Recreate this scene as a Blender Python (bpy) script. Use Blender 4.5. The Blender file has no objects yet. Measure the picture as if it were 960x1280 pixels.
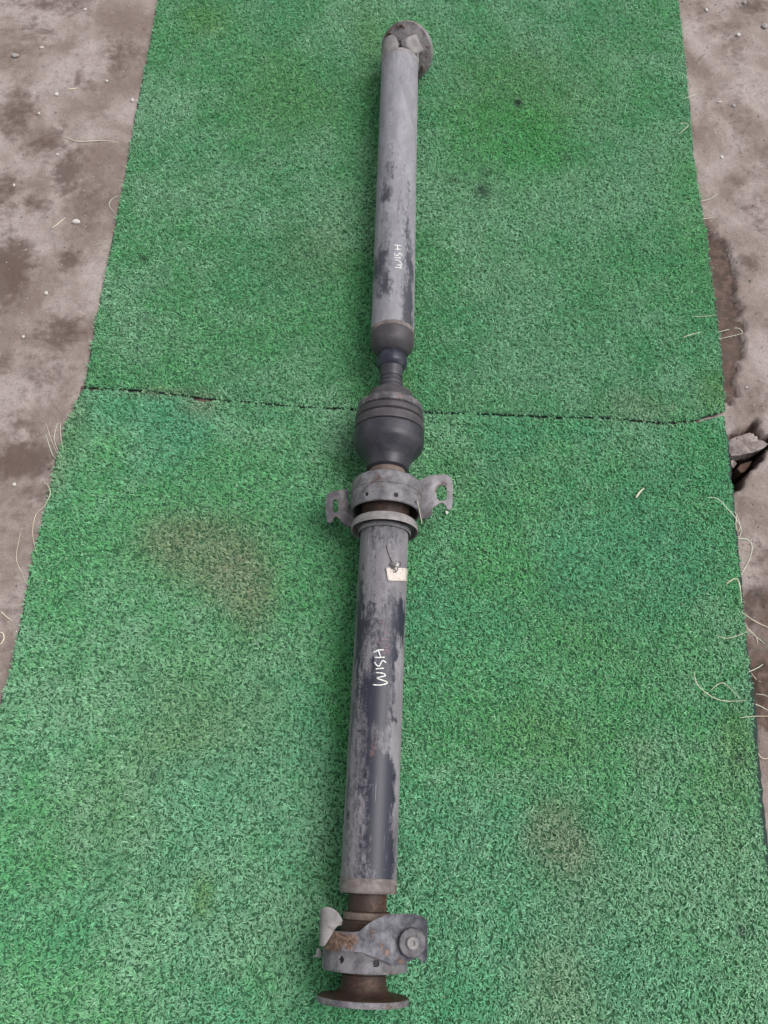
import bpy, bmesh, math, random
import numpy as np
from mathutils import Vector, Matrix
from mathutils.geometry import delaunay_2d_cdt

scene = bpy.context.scene
random.seed(7)
rng = np.random.default_rng(11)

# ------------------------------------------------------------------ camera
CAM_H = 1.15
TILT = math.radians(23.5)
F_PX = 1040.0                      # focal length in photo pixels (960 x 1280)
cam_d = bpy.data.cameras.new('camera')
cam_d.sensor_fit = 'VERTICAL'; cam_d.sensor_height = 36.0
cam_d.lens = F_PX / 1280.0 * 36.0
cam_d.clip_start = 0.02; cam_d.clip_end = 100
cam = bpy.data.objects.new('camera', cam_d)
cam.location = (0, 0, CAM_H); cam.rotation_euler = (TILT, 0, 0)
scene.collection.objects.link(cam); scene.camera = cam

# ------------------------------------------------------------------ world, sun, exposure
SUN_EL, SUN_AZ = math.radians(58), math.radians(80)     # azimuth from +Y towards +X
w = bpy.data.worlds.new('World'); scene.world = w; w.use_nodes = True
nt = w.node_tree; nt.nodes.clear()
sky = nt.nodes.new('ShaderNodeTexSky'); sky.sky_type = 'NISHITA'; sky.sun_disc = False
sky.sun_elevation = SUN_EL; sky.sun_rotation = SUN_AZ
sky.air_density = 1.0; sky.dust_density = 3.0; sky.ozone_density = 1.0
hsv = nt.nodes.new('ShaderNodeHueSaturation'); hsv.inputs['Saturation'].default_value = 0.18
bg = nt.nodes.new('ShaderNodeBackground'); bg.inputs[1].default_value = 0.105
wo = nt.nodes.new('ShaderNodeOutputWorld')
nt.links.new(sky.outputs[0], hsv.inputs['Color']); nt.links.new(hsv.outputs[0], bg.inputs[0]); nt.links.new(bg.outputs[0], wo.inputs[0])
sd = bpy.data.lights.new('sun', 'SUN'); sd.energy = 1.4; sd.angle = math.radians(36); sd.color = (1.0, 0.965, 0.94)
sun = bpy.data.objects.new('sun', sd); scene.collection.objects.link(sun)
sv = Vector((math.sin(SUN_AZ) * math.cos(SUN_EL), math.cos(SUN_AZ) * math.cos(SUN_EL), math.sin(SUN_EL)))
sun.rotation_euler = sv.to_track_quat('Z', 'Y').to_euler(); sun.location = sv * 5
scene.view_settings.view_transform = 'Standard'; scene.view_settings.look = 'None'
scene.view_settings.gamma = 1.0; scene.view_settings.exposure = 0.70
scene.view_settings.use_curve_mapping = False
scene.render.engine = 'CYCLES'

# ------------------------------------------------------------------ helpers
CA, SA = math.cos(TILT), math.sin(TILT)
def ray(px, py):
    u = (px - 480.0) / F_PX; v = (py - 640.0) / F_PX
    return u, SA - v * CA, -(CA + v * SA)
def at(px, py, z=0.0):
    """where the line of sight through a photo pixel meets the height z"""
    dx, dy, dz = ray(px, py); t = (z - CAM_H) / dz
    return Vector((dx * t, dy * t, z))
def depth_at(px, py, z):
    return (z - CAM_H) / ray(px, py)[2]
def atp(pts, z=0.0):
    return np.array([at(x, y, z)[:2] for x, y in pts])
def crop(x0, y0, sc, pts):
    return [(x0 + u / sc, y0 + v / sc) for u, v in pts]

def vnoise(x, y, seed=0):
    xi = np.floor(x).astype(np.int64); yi = np.floor(y).astype(np.int64)
    fx = x - xi; fy = y - yi
    fx = fx * fx * (3 - 2 * fx); fy = fy * fy * (3 - 2 * fy)
    def h(a, b):
        n = (a * 374761393 + b * 668265263 + seed * 982451653) & 0xffffffff
        n = ((n ^ (n >> 13)) * 1274126177) & 0xffffffff
        n = ((n ^ (n >> 16)) * 2246822519) & 0xffffffff
        return ((n ^ (n >> 15)) & 0xffffff) / float(0xffffff)
    a = h(xi, yi); b = h(xi + 1, yi); c = h(xi, yi + 1); d = h(xi + 1, yi + 1)
    return (a * (1 - fx) + b * fx) * (1 - fy) + (c * (1 - fx) + d * fx) * fy
def fbm(x, y, oct=4, seed=0, gain=0.5):
    s = np.zeros_like(x, dtype=float); amp = 1.0; tot = 0.0
    for o in range(oct):
        s += amp * vnoise(x * 2 ** o + o * 17.3, y * 2 ** o - o * 9.1, seed + o); tot += amp; amp *= gain
    return s / tot
def sstep(a, b, x):
    t = np.clip((x - a) / (b - a), 0, 1); return t * t * (3 - 2 * t)
def inside(poly, x, y):
    r = np.zeros(x.shape, bool); n = len(poly)
    for i in range(n):
        x1, y1 = poly[i]; x2, y2 = poly[(i + 1) % n]
        c = ((y1 > y) != (y2 > y)) & (x < (x2 - x1) * (y - y1) / (y2 - y1 + 1e-12) + x1)
        r ^= c
    return r
def sdf(poly, x, y):
    d = np.full(x.shape, 1e9); n = len(poly)
    for i in range(n):
        x1, y1 = poly[i]; x2, y2 = poly[(i + 1) % n]
        ex, ey = x2 - x1, y2 - y1
        t = np.clip(((x - x1) * ex + (y - y1) * ey) / (ex * ex + ey * ey + 1e-12), 0, 1)
        d = np.minimum(d, np.hypot(x - x1 - t * ex, y - y1 - t * ey))
    return np.where(inside(poly, x, y), -d, d)

def tag(o, label=None, cat=None, group=None, kind=None):
    if label: o['label'] = label
    if cat: o['category'] = cat
    if group: o['group'] = group
    if kind: o['kind'] = kind
    return o
def link(name, me, mat=None, parent=None):
    o = bpy.data.objects.new(name, me); scene.collection.objects.link(o)
    if mat and not me.materials: me.materials.append(mat)
    if parent: o.parent = parent
    return o
def np_mesh(name, verts, faces, smooth=True):
    """faces: (n,3) or (n,4) array, or list of such arrays"""
    me = bpy.data.meshes.new(name)
    if not isinstance(faces, list): faces = [faces]
    faces = [np.asarray(f, dtype=np.int32) for f in faces if len(f)]
    verts = np.asarray(verts, dtype=np.float32)
    loops = np.concatenate([f.ravel() for f in faces])
    cnt = np.concatenate([np.full(len(f), f.shape[1], np.int32) for f in faces])
    start = np.concatenate([[0], np.cumsum(cnt)[:-1]]).astype(np.int32)
    me.vertices.add(len(verts)); me.vertices.foreach_set('co', verts.ravel())
    me.loops.add(len(loops)); me.loops.foreach_set('vertex_index', loops)
    me.polygons.add(len(cnt)); me.polygons.foreach_set('loop_start', start); me.polygons.foreach_set('loop_total', cnt)
    me.polygons.foreach_set('use_smooth', np.full(len(cnt), smooth))
    me.update(calc_edges=True); me.validate()
    return me
def add_attr(me, name, vals, typ='FLOAT'):
    a = me.attributes.new(name, typ, 'POINT')
    vals = np.asarray(vals, dtype=np.float32)
    a.data.foreach_set({'FLOAT': 'value', 'FLOAT_VECTOR': 'vector', 'FLOAT_COLOR': 'color'}[typ], vals.ravel())

# ------------------------------------------------------------------ materials
class NT:
    def __init__(s, name):
        s.m = bpy.data.materials.new(name); s.m.use_nodes = True
        s.t = s.m.node_tree; s.b = s.t.nodes['Principled BSDF']
        s.out = s.t.nodes['Material Output']
    def n(s, typ, **kw):
        nd = s.t.nodes.new(typ)
        for k, v in kw.items(): setattr(nd, k, v)
        return nd
    def l(s, a, b): s.t.links.new(a, b)
    def attr(s, name): return s.n('ShaderNodeAttribute', attribute_name=name)
    def coords(s, name='sc', scale=(1, 1, 1)):
        if name == 'obj': v = s.n('ShaderNodeTexCoord').outputs['Object']
        else: v = s.attr(name).outputs['Vector']
        mp = s.n('ShaderNodeMapping'); mp.inputs['Scale'].default_value = scale
        s.l(v, mp.inputs['Vector']); return mp.outputs[0]
    def noise(s, vec, scale, detail=4, rough=0.55, dist=0.0):
        n = s.n('ShaderNodeTexNoise'); n.inputs['Scale'].default_value = scale
        n.inputs['Detail'].default_value = detail; n.inputs['Roughness'].default_value = rough
        n.inputs['Distortion'].default_value = dist
        s.l(vec, n.inputs['Vector']); return n.outputs['Fac']
    def math(s, op, a, b=None, c=None, clamp=False):
        m = s.n('ShaderNodeMath', operation=op); m.use_clamp = clamp
        for i, v in enumerate((a, b, c)):
            if v is None: continue
            if hasattr(v, 'links'): s.l(v, m.inputs[i])
            else: m.inputs[i].default_value = v
        return m.outputs[0]
    def ramp(s, fac, lo, hi):
        r = s.n('ShaderNodeMapRange'); r.interpolation_type = 'SMOOTHSTEP'
        r.inputs['From Min'].default_value = lo; r.inputs['From Max'].default_value = hi
        s.l(fac, r.inputs['Value']); return r.outputs[0]
    def mix(s, fac, a, b):
        m = s.n('ShaderNodeMix', data_type='RGBA'); 
        for sock, v in ((m.inputs['Factor'], fac), (m.inputs[6], a), (m.inputs[7], b)):
            if hasattr(v, 'links'): s.l(v, sock)
            elif isinstance(v, (int, float)): sock.default_value = v
            else: sock.default_value = (*v, 1)
        return m.outputs[2]
    def bump(s, h, strength, dist=0.001):
        b = s.n('ShaderNodeBump'); b.inputs['Strength'].default_value = strength; b.inputs['Distance'].default_value = dist
        s.l(h, b.inputs['Height']); s.l(b.outputs[0], s.b.inputs['Normal'])

def worn_metal(name, base, dust, rust, dust_lo, dust_hi, rust_amt, streak=(1, 1, 1), rough=0.6, coord='sc', scale=60, bump=0.35, masked=False):
    t = NT(name); v = t.coords(coord, streak)
    v2 = t.coords(coord)
    n1 = t.noise(v, scale, 6, 0.62, 0.3); n2 = t.noise(v2, scale * 6, 5, 0.65); n3 = t.noise(v2, scale * 0.8, 5, 0.6, 0.6)
    mixn = t.math('ADD', t.math('MULTIPLY', n1, 0.75), t.math('MULTIPLY', n2, 0.25))
    col = t.mix(t.ramp(mixn, dust_lo, dust_hi), base, dust)
    rn = t.math('ADD', t.math('MULTIPLY', n3, 0.8), t.math('MULTIPLY', n2, 0.2))
    if masked: rn = t.math('ADD', rn, t.math('MULTIPLY', t.attr('rust').outputs['Fac'], 0.42))
    r = t.ramp(rn, 0.72 - rust_amt * 0.5, 0.80 - rust_amt * 0.35)
    n5 = t.noise(v2, scale * 2.6, 5, 0.62, 0.8)
    rc = t.mix(t.ramp(t.math('ADD', t.math('MULTIPLY', n5, 0.75), t.math('MULTIPLY', n2, 0.25)), 0.36, 0.62), tuple(min(1, c * 1.7) for c in rust), tuple(c * 0.45 for c in rust))
    col = t.mix(r, col, rc)
    t.l(col, t.b.inputs['Base Color']); t.b.inputs['Roughness'].default_value = rough
    t.b.inputs['Specular IOR Level'].default_value = 0.35
    t.bump(t.math('ADD', n2, t.math('MULTIPLY', r, 0.8)), bump, 0.0006)
    return t.m

DUST = (0.33, 0.305, 0.315); NAVY = (0.028, 0.027, 0.038); RUST = (0.16, 0.075, 0.045)
M = {}
M['grey_steel'] = worn_metal('dusty grey steel', (0.065, 0.062, 0.070), (0.210, 0.200, 0.212), (0.095, 0.062, 0.05), 0.32, 0.68, 0.34, bump=0.6)
M['pale_steel'] = worn_metal('pale dusty steel', (0.15, 0.138, 0.138), (0.29, 0.27, 0.268), (0.14, 0.10, 0.085), 0.30, 0.68, 0.28, bump=0.6)
M['dark_steel'] = worn_metal('dark dusty steel', (0.055, 0.05, 0.058), (0.20, 0.185, 0.19), (0.14, 0.07, 0.05), 0.40, 0.72, 0.22)
M['joint'] = worn_metal('dusty brown-grey joint steel', (0.105, 0.09, 0.092), (0.255, 0.235, 0.24), (0.10, 0.066, 0.056), 0.30, 0.68, 0.42, bump=0.8)
M['ear'] = worn_metal('grey steel rusting round the hole', (0.14, 0.13, 0.14), (0.28, 0.265, 0.275), (0.105, 0.072, 0.062), 0.30, 0.66, 0.12, masked=True)
M['strap'] = worn_metal('flaking rusty strap', (0.055, 0.055, 0.068), (0.20, 0.195, 0.215), (0.15, 0.092, 0.068), 0.34, 0.66, 0.16, scale=75, bump=0.8, masked=True)
M['rust_brown'] = worn_metal('dark rusty steel', (0.038, 0.023, 0.018), (0.085, 0.055, 0.040), (0.065, 0.033, 0.022), 0.42, 0.75, 0.5, (1, 0.5, 1))
M['rust_light'] = worn_metal('light rusty steel', (0.09, 0.062, 0.05), (0.18, 0.14, 0.12), (0.11, 0.062, 0.042), 0.35, 0.65, 0.4)
M['weld'] = worn_metal('rusty weld', (0.10, 0.085, 0.08), (0.22, 0.19, 0.185), (0.12, 0.075, 0.058), 0.35, 0.65, 0.35)
M['rubber'] = worn_metal('dusty black rubber', (0.022, 0.021, 0.029), (0.072, 0.067, 0.079), (0.10, 0.075, 0.06), 0.30, 0.85, 0.08, (1, 0.8, 1), 0.42, scale=35)
M['rubber_brown'] = worn_metal('brown dusty rubber', (0.043, 0.038, 0.043), (0.095, 0.084, 0.090), (0.12, 0.085, 0.065), 0.36, 0.8, 0.15, (1, 1, 1), 0.55)
M['collar'] = worn_metal('navy plastic', (0.020, 0.021, 0.034), (0.070, 0.068, 0.088), (0.10, 0.08, 0.06), 0.42, 0.8, 0.1, (1, 1, 1), 0.38)
M['seal_and_shade'] = worn_metal('dirty dark seal and painted shade', (0.012, 0.010, 0.010), (0.05, 0.038, 0.032), (0.05, 0.03, 0.02), 0.45, 0.8, 0.2)  # seal colour, also painted as shade inside ring holes and the joint slot

def tube_material(name, base, dustc, redness):
    t = NT(name); v = t.coords('sc', (1.0, 0.10, 1.0)); v2 = t.coords('sc'); vm = t.coords('sc', (1, 0.35, 1))
    d = t.attr('dust').outputs['Fac']
    st = t.noise(v, 170, 5, 0.62, 0.15); md = t.noise(vm, 55, 6, 0.65, 0.5); fn = t.noise(v2, 520, 4, 0.7); sp = t.noise(v2, 240, 2, 0.5)
    ch2 = t.noise(t.coords('sc', (1, 0.6, 1)), 210, 5, 0.68, 0.8)
    x = t.math('ADD', d, t.math('MULTIPLY', t.math('SUBTRACT', st, 0.5), 1.0))
    for nn, am in ((md, 1.1), (ch2, 1.5), (fn, 0.9)):
        x = t.math('ADD', x, t.math('MULTIPLY', t.math('SUBTRACT', nn, 0.5), am))
    f = t.ramp(x, 0.02, 0.90)
    dc = t.mix(t.ramp(md, 0.35, 0.65), dustc, tuple(c * 0.72 for c in dustc))
    col = t.mix(f, base, dc)
    # small chips of pale grit and a few rust freckles
    ch = t.ramp(t.math('ADD', t.math('MULTIPLY', sp, 0.8), t.math('MULTIPLY', fn, 0.2)), 0.70, 0.745)
    col = t.mix(t.math('MULTIPLY', ch, 0.55), col, (0.42, 0.40, 0.41))
    scr = t.ramp(t.noise(t.coords('sc', (1.0, 0.03, 1.0)), 420, 3, 0.5, 0.1), 0.66, 0.72)
    col = t.mix(t.math('MULTIPLY', t.math('MULTIPLY', scr, t.ramp(t.noise(v2, 40, 2), 0.45, 0.6)), 0.5), col, (0.40, 0.385, 0.40))
    scd = t.ramp(t.noise(t.coords('sc', (1.0, 0.05, 1.0)), 300, 3, 0.5, 0.1), 0.67, 0.73)
    col = t.mix(t.math('MULTIPLY', t.math('MULTIPLY', scd, t.ramp(t.noise(v2, 33, 2), 0.5, 0.62)), 0.6), col, (0.03, 0.03, 0.036))
    ru = t.attr('rust').outputs['Fac']
    rr = t.ramp(t.math('ADD', ru, t.math('MULTIPLY', t.math('SUBTRACT', t.noise(v2, 150, 5, 0.7), 0.5), 1.6)), 0.45, 0.75)
    col = t.mix(t.math('MULTIPLY', rr, 0.8), col, redness)
    t.l(col, t.b.inputs['Base Color'])
    rg = t.n('ShaderNodeMapRange'); rg.inputs['To Min'].default_value = 0.44; rg.inputs['To Max'].default_value = 0.78
    t.l(f, rg.inputs['Value']); t.l(rg.outputs[0], t.b.inputs['Roughness'])
    t.b.inputs['Specular IOR Level'].default_value = 0.4
    t.bump(t.math('ADD', fn, t.math('MULTIPLY', f, 0.6)), 0.25, 0.0005)
    return t.m
M['tube_far'] = tube_material('worn grey tube paint', (0.045, 0.045, 0.060), (0.275, 0.266, 0.295), (0.15, 0.09, 0.07))
M['tube_near'] = tube_material('worn black tube paint', (0.021, 0.022, 0.036), (0.225, 0.212, 0.228), (0.13, 0.08, 0.075))

t = NT('white paint marker'); t.b.inputs['Base Color'].default_value = (0.80, 0.82, 0.76, 1); t.b.inputs['Roughness'].default_value = 0.55
n_ = t.noise(t.coords('obj'), 900, 3); t.l(t.mix(t.ramp(n_, 0.3, 0.62), (0.50, 0.50, 0.47), (0.80, 0.82, 0.77)), t.b.inputs['Base Color']); M['marker'] = t.m
t = NT('faded pink marker'); n_ = t.noise(t.coords('obj'), 500, 4)
t.l(t.mix(t.ramp(n_, 0.35, 0.65), (0.085, 0.07, 0.085), (0.24, 0.135, 0.15)), t.b.inputs['Base Color']); t.b.inputs['Roughness'].default_value = 0.7; M['pink'] = t.m
t = NT('paper tape'); n_ = t.noise(t.coords('obj'), 260, 5, 0.65); n2_ = t.noise(t.coords('obj', (1, 6, 1)), 150, 3)
t.l(t.mix(t.ramp(n_, 0.35, 0.72), (0.62, 0.55, 0.50), (0.46, 0.40, 0.36)), t.b.inputs['Base Color']); t.b.inputs['Roughness'].default_value = 0.75
t.bump(n2_, 0.5, 0.0006); M['tape'] = t.m
t = NT('thin steel wire'); t.b.inputs['Base Color'].default_value = (0.16, 0.15, 0.14, 1); t.b.inputs['Metallic'].default_value = 0.6; t.b.inputs['Roughness'].default_value = 0.5; M['wire'] = t.m
t = NT('dry straw fibre'); n_ = t.noise(t.coords('obj'), 130, 3)
t.l(t.mix(n_, (0.46, 0.40, 0.27), (0.72, 0.68, 0.54)), t.b.inputs['Base Color']); t.b.inputs['Roughness'].default_value = 0.6; M['fibre'] = t.m
t = NT('pale green fibre'); n_ = t.noise(t.coords('obj'), 110, 3)
t.l(t.mix(n_, (0.42, 0.50, 0.36), (0.70, 0.72, 0.60)), t.b.inputs['Base Color']); t.b.inputs['Roughness'].default_value = 0.55; M['fibre_green'] = t.m
t = NT('pale pebble'); n_ = t.noise(t.coords('obj'), 300, 4)
t.l(t.mix(n_, (0.36, 0.33, 0.30), (0.66, 0.63, 0.59)), t.b.inputs['Base Color']); t.b.inputs['Roughness'].default_value = 0.7; M['pebble'] = t.m
t = NT('grey pebble'); n_ = t.noise(t.coords('obj'), 300, 4)
t.l(t.mix(n_, (0.20, 0.18, 0.175), (0.42, 0.39, 0.38)), t.b.inputs['Base Color']); t.b.inputs['Roughness'].default_value = 0.85; M['pebble_grey'] = t.m
t = NT('black mat backing'); n_ = t.noise(t.coords('obj'), 400, 3)
t.l(t.mix(n_, (0.007, 0.018, 0.015), (0.018, 0.048, 0.036)), t.b.inputs['Base Color']); t.b.inputs['Roughness'].default_value = 0.85
t.bump(n_, 0.6, 0.001); M['backing'] = t.m

t = NT('green thatch between the tufts'); n_ = t.noise(t.coords('obj'), 500, 4, 0.7)
t.l(t.mix(t.ramp(n_, 0.35, 0.65), (0.024, 0.085, 0.040), (0.055, 0.180, 0.083)), t.b.inputs['Base Color']); t.b.inputs['Roughness'].default_value = 0.9
t.bump(n_, 1.0, 0.003); M['thatch'] = t.m

# turf pile: colour of each blade (fibre dye, dust, stains and the shaft's painted shade) is carried by the blade
t = NT('artificial turf fibre'); ca = t.attr('blade')
t.l(ca.outputs['Color'], t.b.inputs['Base Color']); t.b.inputs['Roughness'].default_value = 0.55
t.b.inputs['Specular IOR Level'].default_value = 0.3
tr = t.n('ShaderNodeBsdfTranslucent'); t.l(ca.outputs['Color'], tr.inputs['Color'])
mx = t.n('ShaderNodeMixShader'); mx.inputs[0].default_value = 0.34
t.l(t.b.outputs[0], mx.inputs[1]); t.l(tr.outputs[0], mx.inputs[2]); t.l(mx.outputs[0], t.out.inputs['Surface'])
M['turf'] = t.m

# ground
t = NT('dusty stained concrete'); v = t.coords('obj')
br = t.attr('brown').outputs['Fac']; so = t.attr('soil').outputs['Fac']
n1 = t.noise(v, 9, 7, 0.6, 0.4); n2 = t.noise(v, 70, 6, 0.62); n3 = t.noise(v, 420, 4, 0.7); n4 = t.noise(v, 26, 5, 0.6, 1.2)
pale = t.mix(t.ramp(n1, 0.35, 0.66), (0.205, 0.158, 0.138), (0.375, 0.318, 0.295))
pale = t.mix(t.math('MULTIPLY', t.ramp(n4, 0.56, 0.75), 0.45), pale, (0.40, 0.36, 0.345))
bx = t.math('ADD', t.math('ADD', br, 0.10), t.math('MULTIPLY', t.math('SUBTRACT', n2, 0.5), 1.3))
bx = t.math('ADD', bx, t.math('MULTIPLY', t.math('SUBTRACT', n4, 0.5), 1.3))
col = t.mix(t.math('MULTIPLY', t.ramp(bx, 0.2, 0.95), 0.85), pale, (0.105, 0.070, 0.060))
col = t.mix(t.ramp(t.math('ADD', so, t.math('MULTIPLY', t.math('SUBTRACT', n2, 0.5), 0.5)), 0.3, 0.7), col, t.mix(t.ramp(n2, 0.35, 0.65), (0.062, 0.042, 0.034), (0.150, 0.102, 0.084)))
gr = t.math('MULTIPLY', t.ramp(n3, 0.42, 0.68), 0.42)
col = t.mix(gr, col, (0.10, 0.08, 0.075))
t.l(col, t.b.inputs['Base Color']); t.b.inputs['Roughness'].default_value = 0.92; t.b.inputs['Specular IOR Level'].default_value = 0.2
t.bump(t.math('ADD', t.math('MULTIPLY', n2, 0.8), t.math('MULTIPLY', n3, 0.35)), 0.8, 0.004)
M['ground'] = t.m
t = NT('broken concrete'); v = t.coords('obj'); n2 = t.noise(v, 60, 6, 0.65); n3 = t.noise(v, 350, 4, 0.7)
col = t.mix(t.ramp(n2, 0.35, 0.65), (0.15, 0.118, 0.105), (0.29, 0.248, 0.235)); col = t.mix(t.math('MULTIPLY', t.ramp(n3, 0.4, 0.7), 0.4), col, (0.12, 0.09, 0.085))
t.l(col, t.b.inputs['Base Color']); t.b.inputs['Roughness'].default_value = 0.9; t.bump(t.math('ADD', n2, n3), 0.6, 0.002); M['chunk'] = t.m

t = NT('brown earthy stone'); v = t.coords('obj'); n2 = t.noise(v, 90, 5, 0.65)
t.l(t.mix(n2, (0.07, 0.042, 0.03), (0.20, 0.13, 0.095)), t.b.inputs['Base Color']); t.b.inputs['Roughness'].default_value = 0.95; t.bump(n2, 0.8, 0.003); M['brown_stone'] = t.m

# ------------------------------------------------------------------ mat outlines (from the photo, as places on the ground)
UP_L = [(224, -150), (197, 0), (190, 40), (181, 85), (172, 130), (163, 180), (155, 225), (147, 265), (138, 310), (128, 360), (118, 410), (110, 460), (105, 484)]
UP_B = [(140, 485), (170, 487), (205, 490), (240, 495), (285, 500), (330, 503), (385, 508), (440, 510), (530, 514), (610, 516), (660, 519), (700, 521), (760, 521), (800, 525), (830, 528), (870, 524), (907, 513)]
UP_R = [(906, 490), (903, 450), (897, 400), (890, 350), (884, 300), (876, 250), (868, 200), (862, 130), (855, 60), (848, 0), (834, -150)]
LO_T = [(103, 487), (140, 487.5), (170, 489.5), (205, 492), (238, 496.5), (244, 500), (252, 502.5), (258, 501), (268, 500), (330, 505), (385, 509.6), (440, 512), (530, 516), (610, 518), (660, 521), (700, 523.5), (760, 523), (800, 527), (830, 530.5), (870, 528), (905, 519)]
LO_R = [(909, 550), (914, 600), (919, 650), (924, 700), (928, 750), (934, 810), (940, 870), (944, 930), (950, 1000), (957, 1060), (965, 1130), (975, 1250), (990, 1420)]
LO_L = [(-110, 1420), (-82, 1250), (-48, 1100), (-25, 980), (2, 875), (15, 828), (25, 780), (32, 740), (40, 700), (50, 660), (60, 620), (68, 580), (82, 530)]
MAT_Z = 0.010
POLY_UP = atp(UP_L + UP_B + UP_R, 0.006)
POLY_LO = atp(LO_T + LO_R + LO_L, 0.006)

# ------------------------------------------------------------------ ground
def axis_pts(lo, hi, dense, fine, coarse):
    """coordinate list: fine inside the dense intervals, coarser elsewhere"""
    xs = [lo]
    while xs[-1] < hi:
        x = xs[-1]
        f = any(a <= x <= b for a, b in dense)
        if f: st = fine
        else:
            dd = min(min(abs(x - a), abs(x - b)) for a, b in dense)
            st = min(coarse, fine + dd * 0.25)
        xs.append(x + st)
    return np.array(xs)
gx = axis_pts(-3.0, 3.0, [(-0.84, -0.36), (0.42, 0.74)], 0.0042, 0.25)
gy = axis_pts(-2.0, 4.0, [(-0.25, 1.75)], 0.0050, 0.3)
GX, GY = np.meshgrid(gx, gy)
def blob_w(px, py, rx, ry, X, Y, z=0.0):
    c = at(px, py, z); d = depth_at(px, py, z) / F_PX
    sx, sy = rx * d, ry * d / max(0.35, -ray(px, py)[2] / math.hypot(*ray(px, py)))
    return np.exp(-(((X - c.x) / sx) ** 2 + ((Y - c.y) / sy) ** 2))
brown = np.zeros_like(GX); soil = np.zeros_like(GX); gz = np.zeros_like(GX)
for px, py, rx, ry, s in [(8, 240, 22, 30, .5), (20, 140, 30, 28, .6), (60, 180, 30, 22, .55), (85, 215, 22, 28, .75), (10, 340, 30, 40, .9), (40, 255, 30, 12, .5), (88, 325, 16, 14, .7), (75, 415, 38, 26, .6),
                          (30, 575, 45, 26, .85), (20, 530, 35, 20, .4), (5, 450, 12, 15, .5), (50, 5, 45, 10, .5), (90, 5, 30, 18, .45), (150, 70, 30, 30, .45), (110, 100, 35, 16, .35), (2, 660, 14, 20, .25),
                          (40, 40, 50, 40, .3), (110, 250, 40, 60, .3), (60, 470, 50, 40, .35), (40, 620, 30, 40, .4), (10, 770, 20, 60, .3), (925, 150, 30, 60, .25), (945, 260, 25, 50, .3), (940, 500, 25, 25, .4), (950, 700, 20, 40, .4), (915, 50, 20, 30, .35), (940, 8, 20, 8, .7), (880, 20, 18, 30, .3), (920, 225, 14, 6, .4), (935, 330, 14, 10, .75), (885, 280, 8, 20, .7), (905, 340, 14, 60, .8), (950, 390, 20, 25, .2)]:
    brown = np.maximum(brown, s * 1.25 * blob_w(px, py, rx, ry, GX, GY))
gnz = fbm(GX * 22, GY * 22, 4, 3) - 0.5
gnf = fbm(GX * 90, GY * 90, 3, 9) - 0.5
# soil strip beside the mat, under a thin broken crust
strip = atp([(876, 285), (902, 300), (918, 330), (930, 380), (934, 420), (927, 450), (920, 480), (912, 505), (860, 505), (850, 285)])
d = sdf(strip, GX, GY) + gnz * 0.036 + gnf * 0.030
mk = sstep(0.003, -0.003, d); soil = np.maximum(soil, mk * 0.66); gz -= 0.007 * sstep(0.003, -0.003, d)
# loose brown soil further down
s2 = atp([(880, 742), (935, 742), (960, 736), (1010, 740), (1010, 925), (962, 915), (944, 926), (880, 925)])
d = sdf(s2, GX, GY) + gnz * 0.03 + gnf * 0.012
mk = sstep(0.008, -0.010, d); soil = np.maximum(soil, mk * (0.55 + 0.3 * blob_w(955, 870, 40, 40, GX, GY))); gz += mk * (-0.014 + gnz * 0.03 + gnf * 0.012)
# the hole: a wedge between the broken slab edge and the chunk
hole = atp([(890, 552), (918, 548), (940, 560), (975, 534), (966, 556), (948, 578), (932, 597), (922, 612), (917, 616), (890, 600)])
d = sdf(hole, GX, GY) + gnf * 0.010
mk = sstep(0.001, -0.008, d); soil = np.maximum(soil, sstep(0.008, -0.003, d) * 0.9); gz -= mk * 0.11
gz += sstep(0.05, 0.0, np.abs(d - 0.02)) * 0.0
# a crack running up from the hole and one on the right
crk = [atp([(907, 548), (918, 541), (930, 539), (940, 533), (946, 527)]), atp([(940, 533), (952, 545), (962, 549)])]
for c in crk:
    dd = np.full(GX.shape, 1e9)
    for i in range(len(c) - 1):
        x1, y1 = c[i]; x2, y2 = c[i + 1]; ex, ey = x2 - x1, y2 - y1
        tt = np.clip(((GX - x1) * ex + (GY - y1) * ey) / (ex * ex + ey * ey), 0, 1)
        dd = np.minimum(dd, np.hypot(GX - x1 - tt * ex, GY - y1 - tt * ey))
    dd = dd + gnf * 0.008
    gz -= 0.022 * sstep(0.0065, 0.001, dd); soil = np.maximum(soil, sstep(0.008, 0.002, dd) * 0.7)
seam = np.minimum(np.abs(sdf(POLY_UP, GX, GY)), np.abs(sdf(POLY_LO, GX, GY)))
bt = (sdf(POLY_UP, GX, GY) < 0.010) & (sdf(POLY_LO, GX, GY) < 0.010) & (GX < 0.50) & (GX > -0.50); soil = np.where(bt, 1.0, soil)
gz += gnz * 0.006 + gnf * 0.0022
# the mats lie flat: keep the ground under them low
un = np.minimum(sdf(POLY_UP, GX, GY), sdf(POLY_LO, GX, GY))
gz = np.where(un < 0.0, np.minimum(gz, -0.001) * sstep(-0.05, 0.0, un) - 0.002 * sstep(0.0, -0.05, un), gz)
ny, nx = GX.shape
V = np.stack([GX.ravel(), GY.ravel(), gz.ravel()], 1)
ii = (np.arange(ny - 1)[:, None] * nx + np.arange(nx - 1)[None, :]).ravel()
Fq = np.stack([ii, ii + 1, ii + nx + 1, ii + nx], 1)
me = np_mesh('ground', V, Fq)
add_attr(me, 'brown', brown.ravel()); add_attr(me, 'soil', soil.ravel())
ground = link('ground', me, M['ground']); tag(ground, kind='structure')
def ground_z(x, y):
    i = int(np.clip(np.searchsorted(gx, x), 0, nx - 1)); j = int(np.clip(np.searchsorted(gy, y), 0, ny - 1))
    return float(gz[j, i])

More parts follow.
